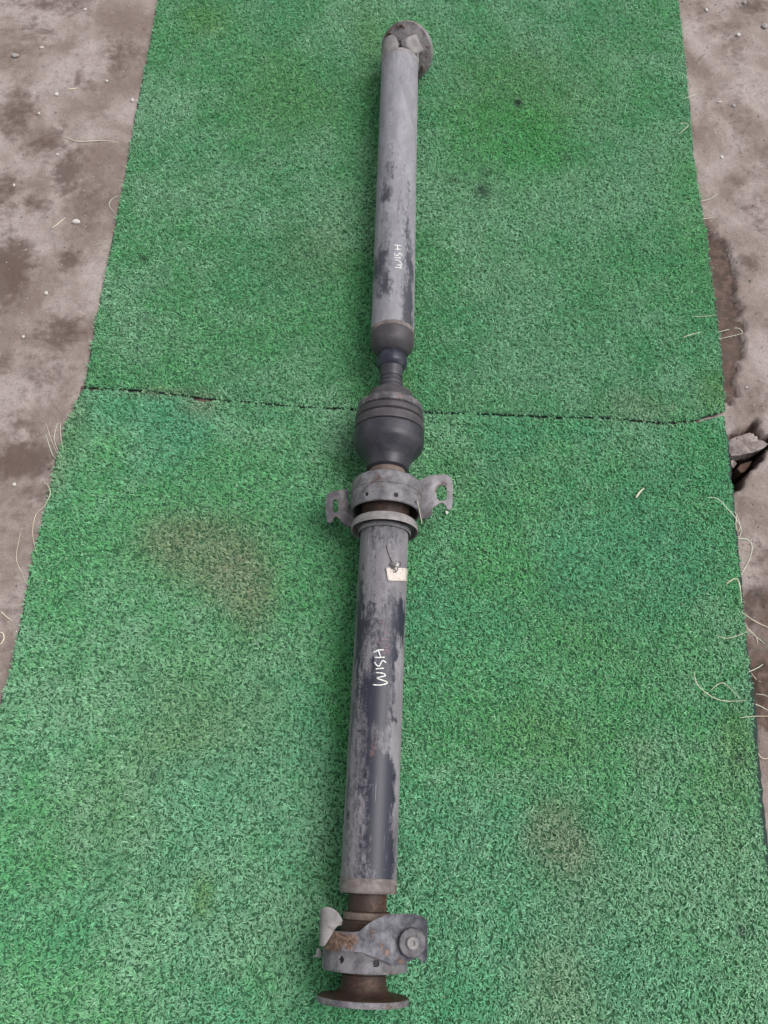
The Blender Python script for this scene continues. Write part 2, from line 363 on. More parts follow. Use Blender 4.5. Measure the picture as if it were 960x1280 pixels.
# ------------------------------------------------------------------ turf mats
def flat_plate(poly, z0, z1, loc):
    bm = bmesh.new()
    vs = [bm.verts.new((p[0] - loc[0], p[1] - loc[1], z0)) for p in poly]
    f = bm.faces.new(vs); bm.normal_update()
    if f.normal.z > 0: f.normal_flip()
    r = bmesh.ops.extrude_face_region(bm, geom=[f])
    for g in r['geom']:
        if isinstance(g, bmesh.types.BMVert): g.co.z = z1
    bmesh.ops.recalc_face_normals(bm, faces=bm.faces)
    bmesh.ops.triangulate(bm, faces=bm.faces)
    me = bpy.data.meshes.new('backing'); bm.to_mesh(me); bm.free()
    return me
def densify(poly, step, amp, seed):
    out = []
    n = len(poly)
    for i in range(n):
        a, b = poly[i], poly[(i + 1) % n]; L = np.hypot(*(b - a)); k = max(1, int(L / step))
        nrm = np.array([-(b - a)[1], (b - a)[0]]) / max(L, 1e-9)
        for j in range(k):
            p = a + (b - a) * j / k
            out.append(p + nrm * amp * (fbm(np.array([p[0] * 90.0]), np.array([p[1] * 90.0]), 3, seed)[0] - 0.5) * 2)
    return np.array(out)

FRESH = np.array([0.125, 0.425, 0.17]); TEAL = np.array([0.125, 0.42, 0.25]); DUSTY = np.array([0.285, 0.525, 0.335]); VIVID = np.array([0.095, 0.43, 0.11])
BROWN = np.array([0.33, 0.30, 0.21]); OLIVE = np.array([0.19, 0.36, 0.11]); DARK = np.array([0.04, 0.055, 0.05]); PALE = np.array([0.42, 0.60, 0.43])
STAINS_AND_SHADE = [  # px, py, rx, ry, colour, strength
    (650, 105, 65, 45, 'olive', .55), (640, 175, 60, 40, 'fresh', .9), (375, 105, 60, 40, 'olive', .35), (250, 25, 26, 16, 'olive', .6), (380, 312, 45, 32, 'brown', .45),
    (648, 127, 5, 4, 'dark', 1.1), (602, 237, 8, 7, 'dark', .9), (607, 214, 6, 5, 'dark', .6), (568, 223, 6, 3, 'dark', .6), (708, 195, 5, 3, 'dark', .5),
    (178, 322, 5, 3, 'dark', .8), (384, 318, 5, 3, 'dark', .6), (215, 512, 32, 18, 'teal', .9), (245, 540, 22, 16, 'teal', .9), (255, 505, 18, 12, 'brown', .9), (195, 488, 40, 5, 'brown', .8),
    (92, 520, 16, 30, 'brown', .8), (70, 590, 12, 30, 'brown', .5), (900, 485, 24, 18, 'olive', .7), (800, 505, 36, 14, 'brown', .5), (500, 480, 10, 14, 'olive', .6), (505, 35, 30, 12, 'fresh', .8), (462, 60, 16, 40, 'olive', .6),
    (262, 690, 62, 34, 'brown', .85), (300, 722, 34, 30, 'brown', .8), (322, 762, 22, 22, 'brown', .7), (220, 668, 30, 20, 'brown', .55), (235, 880, 75, 50, 'olive', .55), (250, 905, 60, 35, 'brown', .45),
    (110, 1040, 60, 60, 'brown', .35), (700, 1045, 32, 34, 'brown', .85), (725, 1100, 40, 40, 'brown', .35), (703, 1225, 34, 36, 'brown', .6), (808, 945, 14, 20, 'brown', .4), (690, 920, 60, 25, 'olive', .35), (930, 940, 18, 36, 'olive', .8), (905, 1000, 30, 50, 'olive', .45), (925, 948, 5, 4, 'dark', 1),
    (930, 1163, 5, 4, 'dark', 1.), (192, 967, 4, 5, 'dark', 1.), (253, 1120, 9, 18, 'olive', .8), (660, 890, 40, 20, 'olive', .3), (230, 925, 40, 15, 'olive', .4), (180, 835, 5, 4, 'dark', .6), (770, 780, 60, 40, 'olive', .22), (600, 590, 60, 30, 'brown', .18),
    (710, 540, 50, 8, 'teal', .7), (880, 560, 30, 30, 'fresh', .5), (820, 1230, 60, 40, 'teal', .5), (30, 1150, 50, 60, 'fresh', .4), (310, 520, 50, 9, 'teal', .6), (870, 250, 30, 40, 'fresh', .7), (620, 690, 40, 40, 'fresh', .35), (420, 1200, 30, 60, 'fresh', .5),
    (740, 340, 60, 50, 'fresh', .3), (430, 850, 12, 200, 'fresh', .5), (455, 300, 14, 160, 'fresh', .4)]  # long narrow strips paint the shaft's shadow band into the pile colour
CMAP = {'fresh': VIVID, 'teal': TEAL, 'brown': BROWN, 'olive': OLIVE, 'dark': DARK}

def make_pile(poly, loc, lean_az, seed, teal_bias):
    r = np.random.default_rng(seed)
    lo, hi = poly.min(0), poly.max(0); sp = 0.0043
    xs = np.arange(lo[0], hi[0], sp); ys = np.arange(lo[1], hi[1], sp)
    X, Y = np.meshgrid(xs, ys); X = X.ravel() + r.uniform(-.5, .5, X.size) * sp * 0.9; Y = Y.ravel() + r.uniform(-.5, .5, Y.size) * sp * 0.9
    d = sdf(poly, X, Y) + (fbm(X * 60, Y * 60, 2, seed) - 0.5) * 0.004
    k = d < -0.0004; X, Y, d = X[k], Y[k], d[k]
    nt_ = len(X); NB = 6
    # per-tuft properties
    large = fbm(X * 4.5, Y * 4.5, 4, seed + 1); med = fbm(X * 26, Y * 26, 3, seed + 2)
    dust = np.clip(sstep(0.36, 0.66, large * 0.65 + med * 0.35) * 0.70 + 0.24 + r.normal(0, 0.14, nt_), 0, 1)
    col = FRESH * (1 - dust[:, None]) + DUSTY * dust[:, None]
    tb = np.clip(sstep(0.42, 0.62, fbm(X * 5 + 40, Y * 5, 3, seed + 4)) * 0.8 * teal_bias, 0, 1)[:, None] * (1 - dust[:, None] * 0.5)
    col = col * (1 - tb) + TEAL * tb
    wear = (fbm(X * 9, Y * 9, 4, seed + 6) - 0.5) * 0.9
    for px, py, rx, ry, cn, s in STAINS_AND_SHADE:
        b = blob_w(px, py, rx * (1.1 if cn == 'dark' else 1.5), ry * (1.1 if cn == 'dark' else 1.5), X, Y, MAT_Z)
        if cn != 'dark': b = sstep(0.0, 1.1, b + wear * b * 1.7)
        b = np.clip(b * s * (1.0 if cn == 'dark' else 0.52 if cn == 'brown' else 0.7), 0, 1)[:, None]
        col = col * (1 - b) + CMAP[cn] * b
    col = col * np.exp(r.normal(0, 0.09, nt_))[:, None]
    cl_az = fbm(X * 60, Y * 60, 2, seed + 8) * 2 * math.pi * 2
    T = np.repeat(np.arange(nt_), NB); n = len(T)
    az = lean_az + np.where(r.random(n) < 0.55, 0.25, 1) * r.uniform(-math.pi, math.pi, n) + 1.3 * np.sin(cl_az[T])
    ln = r.uniform(0.0052, 0.0086, n); tilt1 = np.radians(r.uniform(8, 48, n)); tilt2 = tilt1 + np.radians(r.uniform(25, 80, n))
    wd = r.uniform(0.00055, 0.00092, n)
    rx_ = X[T] + r.normal(0, 0.0011, n); ry_ = Y[T] + r.normal(0, 0.0011, n)
    edge = sstep(0, -0.01, d)[T]; ln *= 0.75 + 0.25 * edge
    relief = fbm(X * 170, Y * 210, 2, seed + 12); ln *= (0.74 + 0.55 * sstep(0.25, 0.75, relief))[T]
    dx, dy = np.cos(az), np.sin(az); tw = az + np.pi / 2 + r.normal(0, 0.7, n); sx, sy = np.cos(tw), np.sin(tw)
    z0 = np.full(n, 0.0042)
    def row(cx, cy, cz, wv): return [np.stack([cx - sx * wv, cy - sy * wv, cz], 1), np.stack([cx + sx * wv, cy + sy * wv, cz], 1)]
    l1 = ln * 0.5; mx_ = rx_ + dx * np.sin(tilt1) * l1; my_ = ry_ + dy * np.sin(tilt1) * l1; mz_ = z0 + np.cos(tilt1) * l1
    ex_ = mx_ + dx * np.sin(tilt2) * l1; ey_ = my_ + dy * np.sin(tilt2) * l1; ez_ = mz_ + np.cos(tilt2) * l1
    vs = row(rx_, ry_, z0, wd) + row(mx_, my_, mz_, wd) + [np.stack([ex_, ey_, ez_], 1)]
    P = np.stack(vs, 1)                         # n,5,3
    P[:, :, 0] -= loc[0]; P[:, :, 1] -= loc[1]
    base = np.arange(n) * 5
    q = np.stack([base, base + 1, base + 3, base + 2], 1); tri = np.stack([base + 2, base + 3, base + 4], 1)
    bc = col[T] * np.exp(r.normal(0, 0.13, n))[:, None]
    pale = (r.random(n) < 0.05)[:, None]; bc = np.where(pale, bc * 0.4 + PALE * 0.6, bc)
    bc = np.clip(bc * 1.07, 0.005, 0.8)
    C = np.repeat(np.concatenate([bc, np.ones((n, 1))], 1)[:, None, :], 5, 1).reshape(-1, 4)
    me = np_mesh('pile', P.reshape(-1, 3), [q, tri])
    add_attr(me, 'blade', C, 'FLOAT_COLOR')
    return me

def thread_mesh(pts, rad, taper=True, sides=5):
    pts = [Vector(p) for p in pts]
    # smooth the polyline (Catmull-Rom)
    P = []
    for i in range(len(pts) - 1):
        p0 = pts[max(0, i - 1)]; p1 = pts[i]; p2 = pts[i + 1]; p3 = pts[min(len(pts) - 1, i + 2)]
        for k in range(5):
            s = k / 5
            P.append(0.5 * ((2 * p1) + (p2 - p0) * s + (2 * p0 - 5 * p1 + 4 * p2 - p3) * s * s + (3 * p1 - p0 - 3 * p2 + p3) * s ** 3))
    P.append(pts[-1]); n = len(P); vs = []; fs = []
    for i, p in enumerate(P):
        tdir = (P[min(n - 1, i + 1)] - P[max(0, i - 1)]).normalized()
        a = tdir.cross(Vector((0, 0, 1)));  a = a.normalized() if a.length > 1e-6 else Vector((1, 0, 0))
        b = tdir.cross(a).normalized(); rr = rad * ((0.45 + 0.55 * math.sin(math.pi * min(1, (i + 1) / n * 1.05))) if taper else 1)
        for k in range(sides):
            an = 2 * math.pi * k / sides; vs.append(p + a * math.cos(an) * rr + b * math.sin(an) * rr * 0.7)
    for i in range(n - 1):
        for k in range(sides):
            fs.append((i * sides + k, i * sides + (k + 1) % sides, (i + 1) * sides + (k + 1) % sides, (i + 1) * sides + k))
    me = np_mesh('thread', [tuple(v) for v in vs], np.array(fs)); return me
def on_ground_pts(pxs, lift=0.0012):
    out = []
    for x, y in pxs:
        p = at(x, y, 0.004)
        xa, ya = np.array([p.x]), np.array([p.y])
        dm = min(sdf(POLY_UP, xa, ya)[0], sdf(POLY_LO, xa, ya)[0])
        f = float(sstep(0.008, -0.002, dm)); z = max(ground_z(p.x, p.y), -0.012) * (1 - f) + 0.0125 * f + lift
        out.append(at(x, y, z))
    return out

TH_UP = [crop(760, 0, 4.265, q) for q in ([(400, 527), (430, 517), (485, 498)], [(380, 660), (410, 657), (430, 668)], [(432, 668), (408, 690), (375, 715)], [(490, 1072), (540, 1062), (590, 1030)], [(500, 1168), (540, 1163), (580, 1155)])]
TH_UP += [crop(760, 300, 4.265, q) for q in ([(450, 408), (520, 406), (578, 398)], [(585, 492), (640, 478), (690, 470), (716, 495), (660, 512), (592, 527)], [(400, 520), (440, 505), (500, 490)])]
TH_UP += [crop(0, 0, 3.69, q) for q in ([(575, 832), (535, 832)], [(548, 903), (520, 915), (503, 945), (533, 985)], [(500, 1105), (470, 1122), (415, 1132)], [(505, 1140), (478, 1150), (462, 1160)])]
TH_LO = [crop(820, 520, 5.335, q) for q in ([(340, 545), (405, 548), (470, 610), (530, 680), (565, 745), (560, 800), (538, 806)], [(520, 635), (545, 670), (560, 740), (550, 770)], [(540, 660), (532, 720), (540, 765)], [(545, 815), (610, 825), (640, 870), (625, 950), (570, 1060)], [(470, 1115), (520, 1085), (550, 1100), (565, 1180), (572, 1250)])]
TH_LO += [crop(820, 720, 3.765, q) for q in ([(330, 40), (375, 12), (395, 40), (402, 125)], [(385, 150), (440, 260), (490, 300), (540, 345)], [(405, 170), (470, 215), (560, 255)], [(280, 278), (335, 293), (400, 275), (445, 252)], [(435, 452), (490, 425), (550, 375)], [(178, 450), (195, 510), (250, 560), (320, 588), (425, 585)], [(255, 540), (290, 512), (325, 508), (400, 578)], [(455, 600), (490, 612), (550, 645)], [(395, 668), (460, 660), (550, 660)], [(435, 435), (470, 485), (500, 500)], [(470, 555), (510, 560), (550, 580)], [(430, 245), (470, 285), (480, 320)], [(480, 835), (505, 860), (550, 850)])]
TH_LO += [crop(0, 300, 3.69, q) for q in ([(268, 840), (250, 920), (285, 1005)], [(278, 845), (280, 900), (290, 960)], [(212, 845), (240, 930), (275, 1010)], [(212, 900), (240, 985), (262, 1010)])]
TH_LO += [crop(0, 580, 3.69, q) for q in ([(205, 95), (212, 88), (232, 130), (205, 195), (165, 235), (150, 320), (168, 410)], [(95, 315), (75, 430), (100, 500), (128, 560)])]

def make_mat(name, label, poly, seed, lean, teal, threads, back=None):
    loc = Vector((float(poly[:, 0].mean()), float(poly[:, 1].mean()), 0.0))
    e = bpy.data.objects.new(name, None); e.location = loc; e.empty_display_size = 0.1; scene.collection.objects.link(e)
    tag(e, label, 'mat', 'turf mats on the ground')
    ctr = poly.mean(0)
    edge = densify(poly if back is None else back, 0.006, 0.0022, seed)
    b = link('backing', flat_plate(edge, 0.0012, 0.0042, loc), M['backing'], e)
    inn = densify(poly + (ctr - poly) * 0.003, 0.01, 0.0005, seed)
    link('thatch', flat_plate(inn, 0.0043, 0.0050, loc), M['thatch'], e)
    p = link('grass_pile', make_pile(poly, loc, lean, seed, teal), M['turf'], e); tag(p, kind='stuff')
    for i, q in enumerate(threads):
        pts = [v - loc for v in on_ground_pts(q)]
        th = link('frayed_thread', thread_mesh(pts, (0.00042 + 0.00022 * (i * 7 % 5) / 4) if len(q) < 5 else 0.00070), M['fibre'] if i % 3 else M['fibre_green'], e)
    return e
make_mat('turf_mat', 'green artificial turf mat under the rear joint end, farther of two', POLY_UP, 21, math.radians(-60), 0.35, TH_UP)
make_mat('turf_mat', 'green artificial turf mat under the round flange, nearer of two', POLY_LO, 57, math.radians(-150), 0.85, TH_LO, atp(LO_T + [(x + (1.5 if y < 860 else 4.5), y) for x, y in LO_R] + LO_L, 0.006))

# ------------------------------------------------------------------ propeller shaft
AXZ = 0.061
LA, LB = at(480.6, 668, AXZ), at(460.2, 1107, AXZ)          # axis of the near half
UA, UB = at(491.1, 399, AXZ), at(498.6, 125, AXZ)           # axis of the far half
class Axis:
    def __init__(s, p, q):
        s.p = p; s.d = (q - p).normalized(); s.x = s.d.cross(Vector((0, 0, 1))).normalized()   # s.d along, s.x right, z up
        if s.x.x < 0: s.x = -s.x
    def s_of(s, py):
        # solve: the point on the axis that is seen on photo row py
        lo, hi = -3.0, 3.0
        def row(t):
            c = s.p + s.d * t - Vector((0, 0, CAM_H)); zc = -(c.y * SA - c.z * CA) ; 
            fwd = c.y * SA - c.z * CA; dn = -(c.y * CA + c.z * SA); return 640 + F_PX * dn / fwd
        up = s.d.y > 0
        for _ in range(60):
            m = (lo + hi) / 2; r = row(m)
            if (r > py) == up: lo = m
            else: hi = m
        return (lo + hi) / 2
    def pt(s, py): return s.p + s.d * s.s_of(py)
    def r_of(s, py, rpx):
        c = s.pt(py) - Vector((0, 0, CAM_H)); return rpx * (c.y * SA - c.z * CA) / F_PX
AL = Axis(LB, LA); AU = Axis(UA, UB)       # both point away from the camera (+Y)
ROOT_LOC = Vector((AL.pt(1248).x, AL.pt(1248).y, 0.0))
shaft = bpy.data.objects.new('propeller_shaft', None); shaft.location = ROOT_LOC; scene.collection.objects.link(shaft)
tag(shaft, 'long worn grey and black steel propeller shaft lying on green turf', 'propeller shaft')

def ring_mesh(ax, prof, seg=72, closed=False, sub=0.004, dent=None):
    """prof: list of (s along axis, radius) in metres; resampled so that edges stay crisp"""
    pr = []
    m = len(prof); rngp = m if closed else m - 1
    for i in range(rngp):
        a, b = prof[i], prof[(i + 1) % m]; L = math.hypot(b[0] - a[0], b[1] - a[1]); k = max(1, int(L / sub))
        for j in range(k): pr.append((a[0] + (b[0] - a[0]) * j / k, a[1] + (b[1] - a[1]) * j / k))
    if not closed: pr.append(prof[-1])
    S = np.array([p[0] for p in pr]); R = np.array([max(p[1], 1e-5) for p in pr]); n = len(pr)
    ph = np.linspace(0, 2 * math.pi, seg, endpoint=False)
    SS, PH = np.meshgrid(S, ph, indexing='ij'); RR = np.repeat(R[:, None], seg, 1)
    if dent is not None: RR = dent(SS, PH, RR)
    lx = RR * np.sin(PH); lz = RR * np.cos(PH)
    off = ax.p - ROOT_LOC
    V = np.array(off)[None, None, :] + SS[..., None] * np.array(ax.d) + lx[..., None] * np.array(ax.x) + lz[..., None] * np.array((0, 0, 1))
    k = n if closed else n - 1
    i = np.arange(k)[:, None]; j = np.arange(seg)[None, :]
    F = np.stack([(i * seg + j), (i * seg + (j + 1) % seg), (((i + 1) % n) * seg + (j + 1) % seg), (((i + 1) % n) * seg + j)], -1).reshape(-1, 4)
    me = np_mesh('ring', V.reshape(-1, 3), F)
    add_attr(me, 'sc', np.stack([lx, SS, lz], -1).reshape(-1, 3), 'FLOAT_VECTOR')
    return me, SS.ravel(), PH.ravel()
def sharp(o, ang=35):
    me = o.data
    bm = bmesh.new(); bm.from_mesh(me); bmesh.ops.recalc_face_normals(bm, faces=bm.faces)
    for e in bm.edges:
        e.smooth = not (len(e.link_faces) == 2 and e.calc_face_angle(0) > math.radians(ang))
    bm.to_mesh(me); bm.free(); return o
def lathe(name, ax, pix, mat, label=None, parent=None, seg=72, closed=False, dent=None, sub=0.004):
    prof = [(ax.s_of(y), ax.r_of(y, r)) for y, r in pix]
    me, _, _ = ring_mesh(ax, prof, seg, closed, sub, dent)
    o = link(name, me, mat, parent or shaft); sharp(o)
    if label: o['label'] = label
    return o

def tube_spot(ax, R, px, py):
    """angle and distance along the axis of the surface point seen at a photo pixel"""
    o = Vector((0, 0, CAM_H)); dv = Vector(ray(px, py)).normalized()
    w0 = o - ax.p
    dp = dv - ax.d * dv.dot(ax.d); wp = w0 - ax.d * w0.dot(ax.d)
    a = dp.dot(dp); b = 2 * dp.dot(wp); c = wp.dot(wp) - R * R; disc = b * b - 4 * a * c
    tt = (-b - math.sqrt(max(disc, 0))) / (2 * a)
    q = o + dv * tt - ax.p
    return math.atan2(q.dot(ax.x), q.z), q.dot(ax.d)

def make_tube(ax, y0, y1, R, mat, spots, rusts, base_dust, seed, name='shaft_tube', label=None):
    s0, s1 = ax.s_of(y0), ax.s_of(y1)
    me, SS, PH = ring_mesh(ax, [(s0, R), (s1, R)], 128, False, 0.0022)
    u = np.where(PH > math.pi, PH - 2 * math.pi, PH) * R
    D = base_dust(SS, u / R) + (fbm(SS * 16, u * 45, 4, seed) - 0.5) * 0.5
    wu = (fbm(SS * 80, u * 160, 5, seed + 20, 0.65) - 0.5) * 0.022; ws = (fbm(SS * 50 + 9, u * 120, 5, seed + 30, 0.65) - 0.5) * 0.06
    for px, py, rx, ry, v in spots:
        a, s = tube_spot(ax, R, px, py); d = depth_at(px, py, AXZ + R * 0.7) / F_PX
        g = np.exp(-(((u + wu - a * R) / (rx * d / max(.3, math.cos(a)))) ** 2 + ((SS + ws - s) / (ry * d * 1.1)) ** 2))
        D += v * g
    Rr = np.zeros_like(D)
    for px, py, rx, ry, v in rusts:
        a, s = tube_spot(ax, R, px, py); d = depth_at(px, py, AXZ + R * 0.7) / F_PX
        Rr = np.maximum(Rr, v * np.exp(-(((u - a * R) / (rx * d)) ** 2 + ((SS - s) / (ry * d * 1.1)) ** 2)))
    add_attr(me, 'dust', D); add_attr(me, 'rust', Rr)
    o = link(name, me, mat, shaft)
    if label: o['label'] = label
    return o

R_L = AL.r_of(1090, 35.0); R_U = AU.r_of(400, 26.8)
# --- far half: tube
def bd_u(S, a): return 0.86 + 0.0 * S
tube_u = make_tube(AU, 418, 80, R_U, M['tube_far'],
    [(474, 330, 10, 22, -.95), (479, 358, 9, 14, -.75), (483, 350, 6, 12, -.4), (512, 338, 6, 26, -.8), (512, 392, 7, 30, -.85), (507, 370, 9, 18, -.4), (487, 212, 6, 16, -.6), (482, 243, 8, 10, -.75), (486, 300, 4, 30, -.3), (508, 280, 4, 50, -.45), (480, 270, 3, 40, -.4), (498, 265, 3, 30, -.3), (492, 322, 14, 16, .2), (490, 402, 16, 14, .25), (485, 110, 4, 30, -.1), (513, 310, 5, 30, -.2)],
    [(468, 395, 3, 20, .35), (500, 415, 40, 5, .4)], bd_u, 4, label='far dusty grey shaft tube with small white lettering')
# --- near half: tube
def bd_l(S, a): return 0.36 + 0.52 * np.clip(np.abs(a) - 0.5, 0, 1)
tube_l = make_tube(AL, 1100, 667, R_L, M['tube_near'],
    [(480, 700, 30, 34, .5), (470, 745, 24, 26, .25), (503, 765, 5, 18, -.35), (501, 776, 5, 14, -1.2), (494, 812, 4, 12, -1.1), (451, 785, 6, 14, -.9), (448, 760, 4, 26, -.5), (463, 815, 8, 20, .35), (475, 860, 14, 26, -.5), (484, 905, 9, 22, -.3), (494, 892, 4, 6, -.9), (488, 925, 10, 20, .75), (484, 945, 8, 10, .5), (464, 905, 6, 40, -.4), (478, 965, 16, 14, -.9), (486, 975, 8, 40, -.7), (472, 1010, 12, 40, -.55), (480, 1050, 14, 34, -.6), (484, 1085, 12, 16, -.5), (444, 1040, 8, 70, .35), (440, 960, 6, 40, .3), (497, 900, 4, 60, .4), (498, 830, 4, 40, .4), (496, 990, 4, 40, .2), (447, 870, 5, 40, .1), (447, 830, 2.2, 60, -.6), (436, 970, 2, 60, -.5), (450, 720, 3, 40, -.3), (487, 745, 8, 22, -.25)],
    [(466, 935, 7, 26, .62), (468, 905, 6, 14, .5), (480, 775, 8, 10, .34), (486, 1047, 4, 3, .5), (495, 940, 3, 20, .4)], bd_l, 8, label='near black-painted shaft tube with large white lettering')

def stroke_mesh(ax, R, strokes, wpx, offs=0.0004):
    vs = []; fs = []
    for st in strokes:
        pp = [np.array(tube_spot(ax, R, x, y)) * np.array([R, 1.0]) for x, y in st]
        P = []
        for i in range(len(pp) - 1):
            p0 = pp[max(0, i - 1)]; p1 = pp[i]; p2 = pp[i + 1]; p3 = pp[min(len(pp) - 1, i + 2)]
            for k in range(6):
                s = k / 6; P.append(0.5 * ((2 * p1) + (p2 - p0) * s + (2 * p0 - 5 * p1 + 4 * p2 - p3) * s * s + (3 * p1 - p0 - 3 * p2 + p3) * s ** 3))
        P.append(pp[-1]); n = len(P); b0 = len(vs)
        d = depth_at(*st[0], AXZ + R) / F_PX
        for i, p in enumerate(P):
            t_ = P[min(n - 1, i + 1)] - P[max(0, i - 1)]; t_ = t_ / max(np.hypot(*t_), 1e-9); nr = np.array([-t_[1], t_[0]])
            wv = wpx * d * 0.5 * (0.9 + 0.25 * math.sin(i * 1.7 + b0)) * (0.55 if i in (0, n - 1) else 1)
            for sg in (-1, 0, 1):
                q = p + nr * wv * sg; a = q[0] / R; rr = R + offs * (1.6 if sg == 0 else 0.5)
                vs.append(tuple(ax.p - ROOT_LOC + ax.d * float(q[1]) + ax.x * (rr * math.sin(a)) + Vector((0, 0, rr * math.cos(a)))))
        for i in range(n - 1):
            for k in (0, 1): fs.append((b0 + i * 3 + k, b0 + i * 3 + k + 1, b0 + i * 3 + k + 4, b0 + i * 3 + k + 3))
    return np_mesh('strokes', vs, np.array(fs))
for letter in ([[(218, 582), (290, 548), (383, 540)], [(290, 535), (310, 600), (332, 662)], [(235, 662), (310, 664), (395, 660)]], [[(230, 735), (265, 785), (310, 800), (345, 730), (375, 715), (420, 750)]], [[(250, 848), (383, 835)]],
               [[(255, 905), (370, 918), (405, 950), (380, 965), (275, 995), (420, 1050), (425, 1080), (320, 1105), (205, 1100)]]):
    link('handwritten_letter', stroke_mesh(AL, R_L, [crop(450, 770, 12.8, s) for s in letter], 1.55), M['marker'], tube_l)
link('faded_scribble', stroke_mesh(AL, R_L, [crop(450, 770, 12.8, s) for s in ([(280, 388), (380, 380), (480, 385)], [(285, 395), (320, 440), (440, 440), (480, 470), (440, 500), (370, 500)], [(400, 530), (440, 560), (480, 575), (360, 590)], [(350, 560), (480, 540)], [(390, 230), (410, 270), (460, 260)], [(290, 120), (380, 90), (370, 130)])], 1.3, 0.0002), M['pink'], tube_l)
for letter in ([[(310, 275), (420, 280), (520, 298)], [(400, 285), (405, 360), (410, 430)], [(330, 398), (520, 405)]], [[(305, 520), (335, 575), (410, 585), (460, 520), (495, 520), (545, 595)]], [[(320, 640), (400, 658), (500, 655)]], [[(345, 712), (440, 735), (520, 815), (525, 872), (450, 872), (385, 858)], [(480, 880), (515, 960), (440, 950), (320, 938)]]):
    link('handwritten_letter', stroke_mesh(AU, R_U, [crop(480, 295, 24, s) for s in letter], 1.2), M['marker'], tube_u)

# paper tape scrap with a twist of wire
def tape_mesh():
    c = crop(465, 690, 16, [(272, 322), (690, 325), (690, 582), (312, 580)])
    N = 10; vs = []; fs = []
    for j in range(N + 1):
        for i in range(N + 1):
            f, g = i / N, j / N
            x = (c[0][0] * (1 - f) + c[1][0] * f) * (1 - g) + (c[3][0] * (1 - f) + c[2][0] * f) * g
            y = (c[0][1] * (1 - f) + c[1][1] * f) * (1 - g) + (c[3][1] * (1 - f) + c[2][1] * f) * g
            a, s = tube_spot(AL, R_L, min(x, 508.6), y)
            if x > 508: a += 0.14
            rr = R_L + 0.0007 + 0.0005 * math.sin(i * 1.9 + j * 0.7) + (0.0012 if (i == 0 or j == 0) else 0)
            vs.append(tuple(AL.p - ROOT_LOC + AL.d * s + AL.x * rr * math.sin(a) + Vector((0, 0, rr * math.cos(a)))))
    for j in range(N):
        for i in range(N): k = j * (N + 1) + i; fs.append((k, k + 1, k + N + 2, k + N + 1))
    return np_mesh('tape', vs, np.array(fs))
tape = link('paper_tape', tape_mesh(), M['tape'], tube_l); tape['label'] = 'torn beige scrap of paper tape with wire twist'
md = tape.modifiers.new('thick', 'SOLIDIFY'); md.thickness = 0.0005
def surf(px, py, h):
    a, s = tube_spot(AL, R_L, px, py); rr = R_L + h
    return AL.p - ROOT_LOC + AL.d * s + AL.x * rr * math.sin(a) + Vector((0, 0, rr * math.cos(a)))
for pts in ([(483, 681, .001), (485, 690, .0015), (488, 699, .0015), (491, 706, .004), (492, 712, .002)], [(486, 706, .002), (491, 708, .005), (497, 704, .006), (499, 708, .003)], [(488, 711, .002), (493, 710, .007), (495, 714, .003), (491, 716, .002)], [(487, 704, .002), (492, 714, .005), (494, 716, .002)]):
    link('twisted_wire', thread_mesh([surf(*p) for p in pts], 0.0007, False), M['wire'], shaft)
link('foam_scrap', thread_mesh([surf(*p) for p in ((492, 712, .004), (493.5, 708, .006), (495, 704.5, .005))], 0.0022), M['pebble'], tube_l)

# --- far half: fittings
wseg = 96
lathe('weld_bead', AU, [(420.5, 26.0), (420, 27.0), (418, 27.5), (415.5, 27.1), (414, 26.2)], M['weld'], sub=.001)
lathe('tube_end_cap', AU, [(443.5, 14), (443, 16.5), (441.5, 19.5), (439, 23), (436, 25.6), (432, 27.0), (428, 27.5), (423, 27.3), (420, 26.9), (418, 25)], M['rubber_brown'])
lathe('collar', AU, [(462, 13), (461.5, 15.2), (459, 17.8), (456.5, 19.2), (452, 19.5), (448, 18.6), (446, 17.0), (444, 16.2), (442, 15.0)], M['collar'], sub=.002)
lathe('boot_neck', AU, [(490, 16), (487, 15.4), (486, 14.4), (484.6, 14.4), (484, 15.2), (482, 15.2), (481, 14.2), (479.6, 14.2), (479, 15.0), (477, 14.6), (476, 13.8), (475.4, 12.6), (473.6, 12.6), (473, 13.6), (471, 14.0), (466, 14.3), (460, 15.0)], M['rubber'], sub=.002)
# --- constant velocity joint, on the near axis
lathe('boot_shoulder', AL, [(511, 38.5), (510, 34), (508.5, 33.2), (502, 30.6), (496.5, 27.8), (494.5, 27), (493.4, 25), (493, 15), (485, 13)], M['rubber_brown'])
lathe('boot_clamp', AL, [(519.4, 38), (518.8, 40.6), (518.2, 41.2), (512.4, 41.0), (511.0, 40.6), (510.2, 39.6), (509.8, 33)], M['dark_steel'], sub=.002)
lathe('boot_clamp', AL, [(529.4, 39.5), (528.6, 42.2), (528, 42.7), (522.4, 42.6), (521.4, 42), (520.8, 40.2), (520.4, 38)], M['rubber_brown'], sub=.002)
lathe('joint_cup', AL, [(541.5, 42.0), (541, 43.4), (540, 43.7), (532, 43.4), (531, 42.8), (530.6, 41.4), (529.6, 39.0)], M['rubber_brown'], sub=.002)
lathe('joint_boot', AL, [(590, 24.0), (588, 26.6), (582, 27.4), (577, 29.0), (572.5, 32.2), (568, 36.6), (564, 40.4), (560.5, 42.9), (556, 44.0), (549, 44.1), (543.5, 43.9), (542.6, 43.2), (541.8, 41.5)], M['rubber'], sub=.002)
